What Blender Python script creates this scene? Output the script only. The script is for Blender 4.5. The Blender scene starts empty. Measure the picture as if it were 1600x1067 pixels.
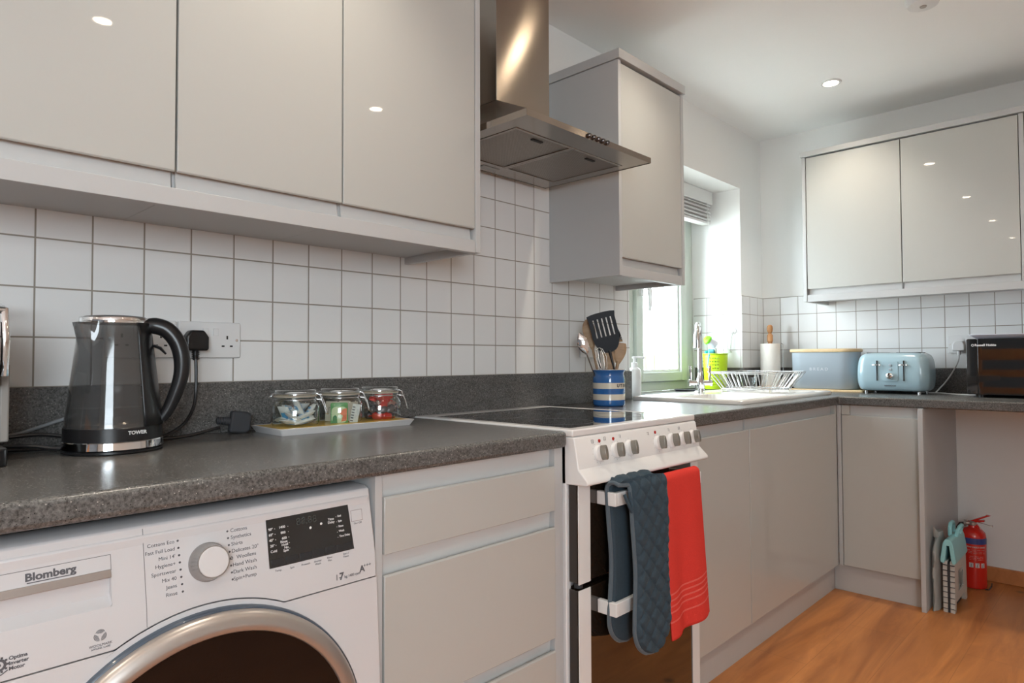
import bpy, bmesh, math, random
from mathutils import Vector, Matrix
R = math.radians
PI = math.pi
SC = bpy.context.scene
C = SC.collection
random.seed(7)

# ---------------------------------------------------------------- camera, world, light, exposure
cam_d = bpy.data.cameras.new('camera'); cam = bpy.data.objects.new('camera', cam_d); C.objects.link(cam)
cam_d.sensor_width = 36; cam_d.lens = 36 * 1031.77 / 1600; cam_d.clip_start = .02
_yaw, _pit, _rol = .7635555, .0275833, -.0041077
_f = Vector((math.cos(_yaw)*math.cos(_pit), math.sin(_yaw)*math.cos(_pit), math.sin(_pit)))
_r = Vector((math.sin(_yaw), -math.cos(_yaw), 0)); _u = _r.cross(_f)
_c, _s = math.cos(_rol), math.sin(_rol)
_r2 = _c*_r + _s*_u; _u2 = -_s*_r + _c*_u
M = Matrix((( _r2.x, _u2.x, -_f.x), (_r2.y, _u2.y, -_f.y), (_r2.z, _u2.z, -_f.z))).to_4x4()
M.translation = Vector((-.29727, -1.63896, 1.06189)); cam.matrix_world = M
SC.camera = cam
SC.view_settings.view_transform = 'Standard'; SC.view_settings.look = 'None'
SC.view_settings.gamma = 1; SC.view_settings.use_curve_mapping = False
SC.view_settings.exposure = 0.30
w = bpy.data.worlds.new('world'); SC.world = w; w.use_nodes = True
w.node_tree.nodes['Background'].inputs[0].default_value = (.81, .91, .98, 1)
w.node_tree.nodes['Background'].inputs[1].default_value = 16.0
LAMP_W = 20.0
LAMP_C = (1, .90, .76)

def light(name, kind, loc, rot, energy, color=(1, 1, 1), parent=None, **kw):
    d = bpy.data.lights.new(name, kind); d.energy = energy; d.color = color
    for k, v in kw.items(): setattr(d, k, v)
    o = bpy.data.objects.new(name, d); C.objects.link(o); o.location = loc; o.rotation_euler = rot
    if parent: o.parent = parent
    return o
# sky portals in the openings: unseen window behind the camera, sized for daylight, sink window
def portal(name, loc, rot, sx, sy):
    o = light(name, 'AREA', loc, rot, 1, shape='RECTANGLE', size=sx, size_y=sy); o.data.cycles.is_portal = True
portal('portal_rear_window', (-1.6, -3.45, 1.5), (R(90), 0, 0), 1.5, 1.1)
portal('portal_sink_window', (2.72, .37, 1.46), (R(-90), 0, 0), 1.13, 1.14)

# ---------------------------------------------------------------- materials
def mat(name, col, rough=.5, metal=0, spec=.5, coat=0, coat_rough=.03, noise=0, nscale=30, bump=0, bscale=200, trans=0, ior=1.45, emit=0, emitc=None, sheen=0, alpha=1):
    m = bpy.data.materials.new(name); m.use_nodes = True; nt = m.node_tree; b = nt.nodes['Principled BSDF']
    b.inputs['Base Color'].default_value = (*col, 1); b.inputs['Roughness'].default_value = rough
    b.inputs['Metallic'].default_value = metal; b.inputs['Specular IOR Level'].default_value = spec
    b.inputs['Coat Weight'].default_value = coat; b.inputs['Coat Roughness'].default_value = coat_rough
    b.inputs['Transmission Weight'].default_value = trans; b.inputs['IOR'].default_value = ior
    b.inputs['Sheen Weight'].default_value = sheen; b.inputs['Alpha'].default_value = alpha
    if emit:
        b.inputs['Emission Color'].default_value = (*(emitc or col), 1); b.inputs['Emission Strength'].default_value = emit
    tc = nt.nodes.new('ShaderNodeTexCoord')
    n = nt.nodes.new('ShaderNodeTexNoise'); n.inputs['Scale'].default_value = nscale; n.inputs['Detail'].default_value = 4
    nt.links.new(tc.outputs['Object'], n.inputs['Vector'])
    if noise:
        mx = nt.nodes.new('ShaderNodeMix'); mx.data_type = 'RGBA'
        mx.inputs[6].default_value = (*[c*(1-noise) for c in col], 1); mx.inputs[7].default_value = (*[min(1, c*(1+noise)) for c in col], 1)
        nt.links.new(n.outputs['Fac'], mx.inputs[0]); nt.links.new(mx.outputs[2], b.inputs['Base Color'])
    if bump:
        n2 = nt.nodes.new('ShaderNodeTexNoise'); n2.inputs['Scale'].default_value = bscale; n2.inputs['Detail'].default_value = 3
        nt.links.new(tc.outputs['Object'], n2.inputs['Vector'])
        bp = nt.nodes.new('ShaderNodeBump'); bp.inputs['Strength'].default_value = bump; bp.inputs['Distance'].default_value = .002
        nt.links.new(n2.outputs['Fac'], bp.inputs['Height']); nt.links.new(bp.outputs['Normal'], b.inputs['Normal'])
    return m

def math_node(nt, op, a, b=None, c=None):
    n = nt.nodes.new('ShaderNodeMath'); n.operation = op
    for i, v in enumerate((a, b, c)):
        if v is None: continue
        if isinstance(v, (int, float)): n.inputs[i].default_value = v
        else: nt.links.new(v, n.inputs[i])
    return n.outputs[0]

def tile_mat(name, ax, pa, pz, tint=(.80, .80, .79)):
    """white glazed wall tiles: ax = the horizontal axis, pa / pz = phases of the joints, pitch 0.102"""
    m = bpy.data.materials.new(name); m.use_nodes = True; nt = m.node_tree; b = nt.nodes['Principled BSDF']
    g = nt.nodes.new('ShaderNodeNewGeometry'); s = nt.nodes.new('ShaderNodeSeparateXYZ'); nt.links.new(g.outputs['Position'], s.inputs[0])
    P = .102; gw = .0017
    def joint(out, ph):
        t = math_node(nt, 'FRACT', math_node(nt, 'DIVIDE', math_node(nt, 'SUBTRACT', out, ph), P))
        d = math_node(nt, 'MULTIPLY', math_node(nt, 'MINIMUM', t, math_node(nt, 'SUBTRACT', 1, t)), P)
        return d
    d = math_node(nt, 'MINIMUM', joint(s.outputs[ax], pa), joint(s.outputs[2], pz))
    mr = nt.nodes.new('ShaderNodeMapRange'); mr.inputs[1].default_value = gw*.75; mr.inputs[2].default_value = gw*1.25
    nt.links.new(d, mr.inputs[0])
    mx = nt.nodes.new('ShaderNodeMix'); mx.data_type = 'RGBA'
    mx.inputs[6].default_value = (.30, .265, .225, 1); mx.inputs[7].default_value = (*tint, 1)
    nt.links.new(mr.outputs[0], mx.inputs[0]); nt.links.new(mx.outputs[2], b.inputs['Base Color'])
    r = nt.nodes.new('ShaderNodeMapRange'); r.inputs[3].default_value = .8; r.inputs[4].default_value = .16
    nt.links.new(mr.outputs[0], r.inputs[0]); nt.links.new(r.outputs[0], b.inputs['Roughness'])
    h = nt.nodes.new('ShaderNodeMapRange'); h.inputs[1].default_value = .001; h.inputs[2].default_value = .0065; h.interpolation_type = 'SMOOTHSTEP'
    nt.links.new(d, h.inputs[0])
    nz = nt.nodes.new('ShaderNodeTexNoise'); nz.inputs['Scale'].default_value = 9; nt.links.new(g.outputs['Position'], nz.inputs['Vector'])
    hh = math_node(nt, 'ADD', h.outputs[0], math_node(nt, 'MULTIPLY', nz.outputs['Fac'], .5))
    bp = nt.nodes.new('ShaderNodeBump'); bp.inputs['Strength'].default_value = .35; bp.inputs['Distance'].default_value = .0012
    nt.links.new(hh, bp.inputs['Height']); nt.links.new(bp.outputs['Normal'], b.inputs['Normal'])
    return m

def granite():
    m = bpy.data.materials.new('speckled_grey_worktop_laminate'); m.use_nodes = True; nt = m.node_tree; b = nt.nodes['Principled BSDF']
    g = nt.nodes.new('ShaderNodeNewGeometry')
    n1 = nt.nodes.new('ShaderNodeTexNoise'); n1.inputs['Scale'].default_value = 260; n1.inputs['Detail'].default_value = 6; n1.inputs['Roughness'].default_value = .7
    n3 = nt.nodes.new('ShaderNodeTexNoise'); n3.inputs['Scale'].default_value = 7; n3.inputs['Detail'].default_value = 5; n3.inputs['Distortion'].default_value = 1.2
    v = nt.nodes.new('ShaderNodeTexVoronoi'); v.inputs['Scale'].default_value = 330
    for n in (n1, v): nt.links.new(g.outputs['Position'], n.inputs['Vector'])
    mp = nt.nodes.new('ShaderNodeMapping'); mp.inputs['Rotation'].default_value = (0, R(18), 0); mp.inputs['Scale'].default_value = (1, 1, 4)
    nt.links.new(g.outputs['Position'], mp.inputs[0]); nt.links.new(mp.outputs[0], n3.inputs['Vector'])
    cr = nt.nodes.new('ShaderNodeValToRGB'); e = cr.color_ramp.elements
    e[0].position = .34; e[0].color = (.040, .039, .037, 1); e[1].position = .68; e[1].color = (.20, .195, .187, 1)
    nt.links.new(n1.outputs['Fac'], cr.inputs[0])
    sp = nt.nodes.new('ShaderNodeSeparateColor'); nt.links.new(v.outputs['Color'], sp.inputs[0])
    near = math_node(nt, 'LESS_THAN', v.outputs['Distance'], .30)
    wh = math_node(nt, 'MULTIPLY', near, math_node(nt, 'GREATER_THAN', sp.outputs[0], .93))
    dk = math_node(nt, 'MULTIPLY', near, math_node(nt, 'LESS_THAN', sp.outputs[0], .055))
    m1 = nt.nodes.new('ShaderNodeMix'); m1.data_type = 'RGBA'; m1.inputs[7].default_value = (.42, .40, .37, 1)
    nt.links.new(wh, m1.inputs[0]); nt.links.new(cr.outputs[0], m1.inputs[6])
    m2 = nt.nodes.new('ShaderNodeMix'); m2.data_type = 'RGBA'; m2.inputs[7].default_value = (.02, .02, .02, 1)
    nt.links.new(dk, m2.inputs[0]); nt.links.new(m1.outputs[2], m2.inputs[6])
    m3 = nt.nodes.new('ShaderNodeMix'); m3.data_type = 'RGBA'; m3.blend_type = 'MULTIPLY'; m3.inputs[0].default_value = .45
    c3 = nt.nodes.new('ShaderNodeValToRGB'); c3.color_ramp.elements[0].position = .35; c3.color_ramp.elements[0].color = (.62, .62, .62, 1); c3.color_ramp.elements[1].position = .6
    nt.links.new(n3.outputs['Fac'], c3.inputs[0]); nt.links.new(m2.outputs[2], m3.inputs[6]); nt.links.new(c3.outputs[0], m3.inputs[7])
    nt.links.new(m3.outputs[2], b.inputs['Base Color']); b.inputs['Roughness'].default_value = .27
    bp = nt.nodes.new('ShaderNodeBump'); bp.inputs['Strength'].default_value = .12; bp.inputs['Distance'].default_value = .001
    nt.links.new(n1.outputs['Fac'], bp.inputs['Height']); nt.links.new(bp.outputs['Normal'], b.inputs['Normal'])
    return m

def wood(name, c0, c1, scale=(1.5, 22, 22), rough=.45, planks=False):
    m = bpy.data.materials.new(name); m.use_nodes = True; nt = m.node_tree; b = nt.nodes['Principled BSDF']
    tc = nt.nodes.new('ShaderNodeTexCoord'); mp = nt.nodes.new('ShaderNodeMapping'); mp.inputs['Scale'].default_value = scale
    nt.links.new(tc.outputs['Object'], mp.inputs[0])
    n = nt.nodes.new('ShaderNodeTexNoise'); n.inputs['Scale'].default_value = 1; n.inputs['Detail'].default_value = 8; n.inputs['Roughness'].default_value = .62; n.inputs['Distortion'].default_value = .9
    nt.links.new(mp.outputs[0], n.inputs['Vector'])
    cr = nt.nodes.new('ShaderNodeValToRGB'); e = cr.color_ramp.elements
    e[0].position = .32; e[0].color = (*c0, 1); e[1].position = .68; e[1].color = (*c1, 1)
    nt.links.new(n.outputs['Fac'], cr.inputs[0]); out = cr.outputs[0]
    if planks:
        br = nt.nodes.new('ShaderNodeTexBrick'); br.offset = .37; br.inputs['Scale'].default_value = 1
        br.inputs['Brick Width'].default_value = 1.28; br.inputs['Row Height'].default_value = .192; br.inputs['Mortar Size'].default_value = .0012
        br.inputs['Color1'].default_value = (.90, .90, .90, 1); br.inputs['Color2'].default_value = (1, 1, 1, 1); br.inputs['Mortar'].default_value = (.70, .68, .66, 1)
        nt.links.new(tc.outputs['Object'], br.inputs['Vector'])
        mx = nt.nodes.new('ShaderNodeMix'); mx.data_type = 'RGBA'; mx.blend_type = 'MULTIPLY'; mx.inputs[0].default_value = 1
        nt.links.new(out, mx.inputs[6]); nt.links.new(br.outputs['Color'], mx.inputs[7]); out = mx.outputs[2]
        kn = nt.nodes.new('ShaderNodeTexVoronoi'); kn.inputs['Scale'].default_value = 2.6; nt.links.new(tc.outputs['Object'], kn.inputs['Vector'])
        k = nt.nodes.new('ShaderNodeMapRange'); k.inputs[1].default_value = .015; k.inputs[2].default_value = .06; nt.links.new(kn.outputs['Distance'], k.inputs[0])
        m4 = nt.nodes.new('ShaderNodeMix'); m4.data_type = 'RGBA'; m4.inputs[6].default_value = (.16, .07, .03, 1)
        nt.links.new(k.outputs[0], m4.inputs[0]); nt.links.new(out, m4.inputs[7]); out = m4.outputs[2]
    nt.links.new(out, b.inputs['Base Color']); b.inputs['Roughness'].default_value = rough
    return m

def glass_mat(name, tint, rough=.03, gl=.9, edge=1.0):
    m = bpy.data.materials.new(name); m.use_nodes = True; nt = m.node_tree; nt.nodes.clear()
    o = nt.nodes.new('ShaderNodeOutputMaterial'); t = nt.nodes.new('ShaderNodeBsdfTransparent'); g = nt.nodes.new('ShaderNodeBsdfGlossy')
    t.inputs[0].default_value = (*tint, 1); g.inputs['Roughness'].default_value = rough; g.inputs[0].default_value = (gl, gl, gl, 1)
    f = nt.nodes.new('ShaderNodeFresnel'); f.inputs[0].default_value = 1.5; mx = nt.nodes.new('ShaderNodeMixShader')
    ge = nt.nodes.new('ShaderNodeNewGeometry'); fo = math_node(nt, 'MULTIPLY', math_node(nt, 'MULTIPLY', f.outputs[0], edge), math_node(nt, 'SUBTRACT', 1, ge.outputs['Backfacing']))
    nt.links.new(fo, mx.inputs[0]); nt.links.new(t.outputs[0], mx.inputs[1]); nt.links.new(g.outputs[0], mx.inputs[2]); nt.links.new(mx.outputs[0], o.inputs[0])
    return m

def brushed(name, col, rough=.3, axis=(2, 300, 2), aniso=.6):
    m = mat(name, col, rough, metal=1); nt = m.node_tree; b = nt.nodes['Principled BSDF']
    b.inputs['Anisotropic'].default_value = .93; b.inputs['Anisotropic Rotation'].default_value = .25; tg = nt.nodes.new('ShaderNodeTangent'); tg.direction_type = 'RADIAL'; tg.axis = 'Z'; nt.links.new(tg.outputs[0], b.inputs['Tangent'])
    g = nt.nodes.new('ShaderNodeNewGeometry'); mp = nt.nodes.new('ShaderNodeMapping'); mp.inputs['Scale'].default_value = axis
    nt.links.new(g.outputs['Position'], mp.inputs[0]); n = nt.nodes.new('ShaderNodeTexNoise'); n.inputs['Scale'].default_value = 1; n.inputs['Detail'].default_value = 3
    nt.links.new(mp.outputs[0], n.inputs['Vector'])
    r = nt.nodes.new('ShaderNodeMapRange'); r.inputs[3].default_value = rough*.93; r.inputs[4].default_value = rough*1.08
    nt.links.new(n.outputs['Fac'], r.inputs[0]); nt.links.new(r.outputs[0], b.inputs['Roughness'])
    return m

m_wall = mat('painted_wall', (.84, .835, .81), .6, noise=.01, nscale=4, bump=.05, bscale=90)
m_ceil = mat('painted_ceiling', (.90, .90, .885), .7, noise=.01, nscale=4)
m_door = mat('gloss_light_grey_door', (.485, .488, .463), .28, spec=.3, coat=.7, coat_rough=.02, noise=.006, nscale=3)
m_carc = mat('satin_light_grey_panel', (.50, .505, .505), .38, noise=.01, nscale=5)
m_rail = mat('pale_grey_rail', (.60, .60, .59), .35, noise=.01)
m_plinth = mat('grey_plinth', (.50, .49, .475), .35, noise=.015)
m_top = granite()
m_floor = wood('oak_laminate_floor', (.36, .125, .034), (.66, .262, .078), (1.3, 11, 11), .36, planks=True)
m_skirt = wood('orange_oak_skirting', (.42, .16, .055), (.55, .22, .08), (2, 20, 20), .4)
m_tile_l = tile_mat('white_wall_tiles_long_wall', 0, 0, 1.01)
m_tile_b = tile_mat('white_wall_tiles_end_wall', 1, -.007, 1.01)
m_tile_r = tile_mat('white_wall_tiles_window_reveal', 1, .003, 1.01)
m_tile_c = tile_mat('white_wall_tiles_corner', 0, 3.288, 1.01)
m_white = mat('white_enamel', (.78, .775, .77), .22, coat=.3, noise=.004)
m_wplas = mat('white_plastic', (.75, .75, .745), .35, noise=.005)
m_black = mat('black_plastic', (.012, .012, .013), .28, noise=.05)
m_blackm = mat('black_matt', (.02, .02, .02), .6, noise=.05)
m_bglass = mat('black_glass', (.008, .008, .008), .03, coat=1, noise=.02)
m_bglass2 = mat('brown_black_oven_glass', (.018, .011, .007), .03, coat=1, noise=.02)
m_steel = brushed('brushed_steel', (.36, .315, .275), .22, (3, 3, 260))
m_steelh = brushed('brushed_steel_lengthwise', (.38, .335, .295), .20, (260, 3, 3))
m_chrome = mat('chrome', (.82, .82, .82), .06, metal=1, noise=.01)
m_mesh = None
m_print = mat('grey_print', (.10, .10, .11), .5, noise=.05)
m_printw = mat('white_print', (.70, .70, .70), .5, noise=.02)
m_glass = glass_mat('clear_glass', (.94, .96, .95), edge=2.2)
m_pane = glass_mat('window_glass', (.97, .98, .98))
m_smoke = mat('smoky_grey_plastic', (.060, .060, .060), .10, coat=1, coat_rough=.04, alpha=.62, noise=.02)
m_silver = mat('silver_plastic', (.44, .40, .37), .33, metal=.7, noise=.02)
m_red = mat('red_terry_towel', (.70, .055, .042), .95, spec=.1, sheen=0, noise=.10, nscale=300, bump=.5, bscale=500)
m_redl = mat('pink_towel_stripe', (.80, .22, .18), .9, sheen=.3, noise=.08, nscale=300)
m_mitt = mat('slate_blue_quilted_cotton', (.045, .068, .088), .9, spec=.15, sheen=.03, noise=.15, nscale=200, bump=.2, bscale=700)
m_blue = mat('blue_glaze', (.025, .13, .38), .12, coat=.5, noise=.03)
m_cream = mat('cream_glaze', (.72, .66, .55), .15, coat=.5, noise=.02)
m_ceram = mat('white_ceramic_sink', (.78, .76, .72), .16, coat=.4, noise=.005)
m_lime = mat('lime_green_plastic', (.50, .72, .015), .35, noise=.03)
m_frame = mat('pale_sage_window_frame', (.58, .63, .57), .4, noise=.01)
m_blind = mat('white_blind', (.74, .74, .72), .5, noise=.01)
m_birch = wood('pale_birch', (.66, .46, .24), (.78, .58, .34), (3, 30, 30), .45)
m_beech = wood('warm_beech', (.42, .19, .07), (.55, .28, .12), (8, 40, 8), .5)
m_spoon = wood('worn_wooden_spoon', (.33, .20, .11), (.52, .36, .22), (8, 8, 40), .6)
m_chair = wood('orange_chair_wood', (.62, .22, .045), (.80, .34, .08), (10, 10, 10), .35)
m_duck = mat('duck_egg_blue_enamel', (.345, .475, .53), .18, coat=.4, noise=.005)
m_duck2 = mat('pale_blue_grey_enamel', (.36, .41, .45), .35, noise=.008)
m_ext = mat('red_extinguisher_paint', (.60, .02, .012), .25, coat=.4, noise=.02)
m_aqua = mat('aqua_plastic', (.28, .60, .64), .4, noise=.02)
m_offw = mat('off_white_plastic', (.56, .54, .50), .45, noise=.02)
m_paper = mat('white_paper_roll', (.78, .74, .68), .9, noise=.02, bump=.3, bscale=120)
m_marble = mat('white_marble_pump_bottle', (.72, .72, .71), .25, noise=.18, nscale=14)
m_yellow = mat('yellow_glaze', (.68, .46, .10), .2, noise=.05)
m_lilac = mat('lilac_white_tray', (.78, .77, .86), .35, noise=.02)
m_grout_dark = mat('dark_gap', (.03, .03, .03), .8, noise=.1)
m_rubber = mat('grey_rubber', (.035, .037, .042), .7, noise=.05)
m_greyc = mat('grey_cable', (.25, .26, .27), .5, noise=.03)
m_wire = mat('plated_wire', (.62, .62, .62), .22, metal=.9, noise=.02)
m_redlamp = mat('red_indicator', (.45, .02, .015), .2, noise=.02)
m_tick = mat('dark_green_rubbed_knob', (.27, .255, .225), .22, metal=.55, noise=.03)

# ---------------------------------------------------------------- geometry helpers
def tag(o, label=None, cat=None, group=None, kind=None):
    if label: o['label'] = label
    if cat: o['category'] = cat
    if group: o['group'] = group
    if kind: o['kind'] = kind
    return o
def thing(name, label, cat, loc=(0, 0, 0), rotz=0, group=None):
    o = bpy.data.objects.new(name, None); C.objects.link(o); o.location = loc; o.rotation_euler = (0, 0, rotz); o.empty_display_size = .02
    return tag(o, label, cat, group)
class MB:
    """collects shapes (in the parent's local space) into one mesh"""
    def __init__(s): s.bm = bmesh.new(); s.mi = 0
    def _fin(s, n0): 
        s.bm.faces.ensure_lookup_table()
        for f in s.bm.faces[n0:]: f.material_index = s.mi
        return s
    def box(s, a, b, rot=None, piv=None):
        n0 = len(s.bm.faces); x0, y0, z0 = a; x1, y1, z1 = b
        vs = [s.bm.verts.new(p) for p in ((x0,y0,z0),(x1,y0,z0),(x1,y1,z0),(x0,y1,z0),(x0,y0,z1),(x1,y0,z1),(x1,y1,z1),(x0,y1,z1))]
        if rot is not None:
            pv = Vector(piv) if piv else Vector(((x0+x1)/2, (y0+y1)/2, (z0+z1)/2))
            for v in vs: v.co = pv + rot @ (v.co - pv)
        for q in ((0,3,2,1),(4,5,6,7),(0,1,5,4),(1,2,6,5),(2,3,7,6),(3,0,4,7)): s.bm.faces.new([vs[i] for i in q])
        return s._fin(n0)
    def lathe(s, prof, c=(0, 0, 0), seg=32, axis='z', caps=True, sx=1, sy=1):
        n0 = len(s.bm.faces); rings = []
        for r, h in prof:
            ring = []
            for i in range(seg):
                a = 2*PI*i/seg; p = (r*math.cos(a)*sx, r*math.sin(a)*sy, h)
                if axis == 'y': p = (p[0], h, -p[1])
                elif axis == '-y': p = (p[0], -h, p[1])
                elif axis == 'x': p = (h, p[0], p[1])
                elif axis == '-x': p = (-h, -p[0], p[1])
                ring.append(s.bm.verts.new(Vector(p) + Vector(c)))
            rings.append(ring)
        for a, b in zip(rings, rings[1:]):
            for i in range(seg): s.bm.faces.new((a[i], a[(i+1) % seg], b[(i+1) % seg], b[i]))
        if caps:
            s.bm.faces.new(list(reversed(rings[0]))); s.bm.faces.new(rings[-1])
        return s._fin(n0)
    def cyl(s, p0, p1, r, seg=16, r1=None): return s.tube([p0, p1], r, seg, r1=r1)
    def tube(s, pts, r, seg=8, closed=False, r1=None, flat=1.0, up=None, sm=0):
        if sm:
            Q = [Vector(p) for p in pts]; rs = r if isinstance(r, (list, tuple)) else [r]*len(Q); out = []; ro = []; n_ = len(Q)
            for i in range(n_-1):
                p0, p1, p2, p3 = Q[max(0, i-1)], Q[i], Q[i+1], Q[min(n_-1, i+2)]
                for k in range(sm):
                    t = k/sm; out.append(.5*((2*p1) + (p2-p0)*t + (2*p0-5*p1+4*p2-p3)*t*t + (3*p1-p0-3*p2+p3)*t**3)); ro.append(rs[i]+(rs[i+1]-rs[i])*t)
            out.append(Q[-1]); ro.append(rs[-1]); pts, r = out, ro
        n0 = len(s.bm.faces); P = [Vector(p) for p in pts]; n = len(P); rings = []
        T = []
        for i in range(n):
            a = P[i-1] if (i or closed) else P[0]; b = P[(i+1) % n] if (i < n-1 or closed) else P[-1]
            T.append((b-a).normalized())
        u = Vector(up) if up else Vector((0, 0, 1))
        if abs(T[0].dot(u)) > .95: u = Vector((1, 0, 0)) if not up else u
        N = (u - T[0]*u.dot(T[0])).normalized()
        for i in range(n):
            if i: N = (N - T[i]*N.dot(T[i])).normalized()
            B = T[i].cross(N)
            rr = r if not isinstance(r, (list, tuple)) else r[i]
            if r1 is not None: rr = r + (r1-r)*i/(n-1)
            rings.append([s.bm.verts.new(P[i] + N*rr*flat*math.cos(2*PI*k/seg) + B*rr*math.sin(2*PI*k/seg)) for k in range(seg)])
        prs = list(zip(rings, rings[1:])) + ([(rings[-1], rings[0])] if closed else [])
        for a, b in prs:
            for i in range(seg): s.bm.faces.new((a[i], a[(i+1) % seg], b[(i+1) % seg], b[i]))
        if not closed:
            s.bm.faces.new(list(reversed(rings[0]))); s.bm.faces.new(rings[-1])
        return s._fin(n0)
    def prism(s, poly, h0, h1, plane='xy'):
        """poly = 2D outline; plane xy (extruded in z), xz (extruded in y), yz (extruded in x)"""
        n0 = len(s.bm.faces)
        f = {'xy': lambda p, h: (p[0], p[1], h), 'xz': lambda p, h: (p[0], h, p[1]), 'yz': lambda p, h: (h, p[0], p[1])}[plane]
        A = [s.bm.verts.new(f(p, h0)) for p in poly]; B = [s.bm.verts.new(f(p, h1)) for p in poly]
        s.bm.faces.new(A); s.bm.faces.new(list(reversed(B))); k = len(poly)
        for i in range(k): s.bm.faces.new((A[i], B[i], B[(i+1) % k], A[(i+1) % k]))
        return s._fin(n0)
    def loft(s, rings, cap=True):
        n0 = len(s.bm.faces); V = [[s.bm.verts.new(p) for p in r] for r in rings]; k = len(V[0])
        for a, b in zip(V, V[1:]):
            for i in range(k): s.bm.faces.new((a[i], a[(i+1) % k], b[(i+1) % k], b[i]))
        if cap: s.bm.faces.new(list(reversed(V[0]))); s.bm.faces.new(V[-1])
        return s._fin(n0)
    def sheet(s, fn, nu, nv):
        n0 = len(s.bm.faces); V = [[s.bm.verts.new(fn(i/nu, j/nv)) for j in range(nv+1)] for i in range(nu+1)]
        for i in range(nu):
            for j in range(nv): s.bm.faces.new((V[i][j], V[i+1][j], V[i+1][j+1], V[i][j+1]))
        return s._fin(n0)
    def slab(s, xs, ys, keep, z0, z1):
        n0 = len(s.bm.faces); V = {}
        def v(i, j, k):
            if (i, j, k) not in V: V[i, j, k] = s.bm.verts.new((xs[i], ys[j], (z0, z1)[k]))
            return V[i, j, k]
        K = {(i, j) for i in range(len(xs)-1) for j in range(len(ys)-1) if keep(i, j)}
        for i, j in K:
            s.bm.faces.new((v(i,j,1), v(i+1,j,1), v(i+1,j+1,1), v(i,j+1,1))); s.bm.faces.new((v(i,j,0), v(i,j+1,0), v(i+1,j+1,0), v(i+1,j,0)))
            if (i-1, j) not in K: s.bm.faces.new((v(i,j,0), v(i,j,1), v(i,j+1,1), v(i,j+1,0)))
            if (i+1, j) not in K: s.bm.faces.new((v(i+1,j,0), v(i+1,j+1,0), v(i+1,j+1,1), v(i+1,j,1)))
            if (i, j-1) not in K: s.bm.faces.new((v(i,j,0), v(i+1,j,0), v(i+1,j,1), v(i,j,1)))
            if (i, j+1) not in K: s.bm.faces.new((v(i,j+1,0), v(i,j+1,1), v(i+1,j+1,1), v(i+1,j+1,0)))
        return s._fin(n0)
    def text(s, body, size, loc, rot, align='CENTER', ext=.00015, bold=0, sx=1):
        cu = bpy.data.curves.new('t', 'FONT'); cu.body = body; cu.size = 1; cu.align_x = align; cu.align_y = 'CENTER'; cu.extrude = ext/size; cu.offset = bold/size; cu.resolution_u = 3
        ob = bpy.data.objects.new('t', cu); C.objects.link(ob)
        dg = bpy.context.evaluated_depsgraph_get(); me = bpy.data.meshes.new_from_object(ob.evaluated_get(dg))
        rm = rot if isinstance(rot, Matrix) else Matrix.Rotation(rot[2], 4, 'Z') @ Matrix.Rotation(rot[1], 4, 'Y') @ Matrix.Rotation(rot[0], 4, 'X')
        me.transform(Matrix.Translation(loc) @ rm @ Matrix.Diagonal((sx*size, size, size, 1)))
        n0 = len(s.bm.faces); s.bm.from_mesh(me)
        bpy.data.objects.remove(ob); bpy.data.curves.remove(cu); bpy.data.meshes.remove(me)
        return s._fin(n0)
    def mat(s, i): s.mi = i; return s
    def build(s, name, mats, parent=None, bevel=0, smooth=True, seg=2, angle=35, sub=0, thick=0, weld=False):
        bmesh.ops.recalc_face_normals(s.bm, faces=s.bm.faces) if not weld else None
        me = bpy.data.meshes.new(name); s.bm.to_mesh(me); s.bm.free()
        for m in (mats if isinstance(mats, (list, tuple)) else [mats]): me.materials.append(m)
        if smooth:
            me.polygons.foreach_set('use_smooth', [True]*len(me.polygons)); me.set_sharp_from_angle(angle=R(angle))
        o = bpy.data.objects.new(name, me); C.objects.link(o)
        if parent: o.parent = parent
        if thick:
            md = o.modifiers.new('solid', 'SOLIDIFY'); md.thickness = thick; md.offset = 0
        if sub:
            md = o.modifiers.new('sub', 'SUBSURF'); md.levels = sub; md.render_levels = sub
        if bevel:
            md = o.modifiers.new('bevel', 'BEVEL'); md.width = bevel; md.segments = seg; md.limit_method = 'ANGLE'; md.angle_limit = R(40); md.harden_normals = False
        return o
def box(name, a, b, m, parent=None, bevel=0, **k): return MB().box(a, b).build(name, m, parent, bevel, **k)
def struct(o): o['kind'] = 'structure'; return o
def copy_tree(o, parent=None):
    c = o.copy(); C.objects.link(c)
    if parent: c.parent = parent
    for ch in [x for x in bpy.data.objects if x.parent == o]: copy_tree(ch, c)
    return c
def rrect(x0, x1, y0, y1, r, n=5):
    P = []
    for cx, cy, a in ((x1-r, y1-r, 0), (x0+r, y1-r, 90), (x0+r, y0+r, 180), (x1-r, y0+r, 270)):
        P += [(cx + r*math.cos(R(a + 90*k/n)), cy + r*math.sin(R(a + 90*k/n))) for k in range(n+1)]
    return P
FY = Matrix.Rotation(R(90), 4, 'X')                       # writing on a front that faces -y
FX = Matrix.Rotation(R(-90), 4, 'Z') @ Matrix.Rotation(R(90), 4, 'X')   # writing on a front that faces -x

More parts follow.
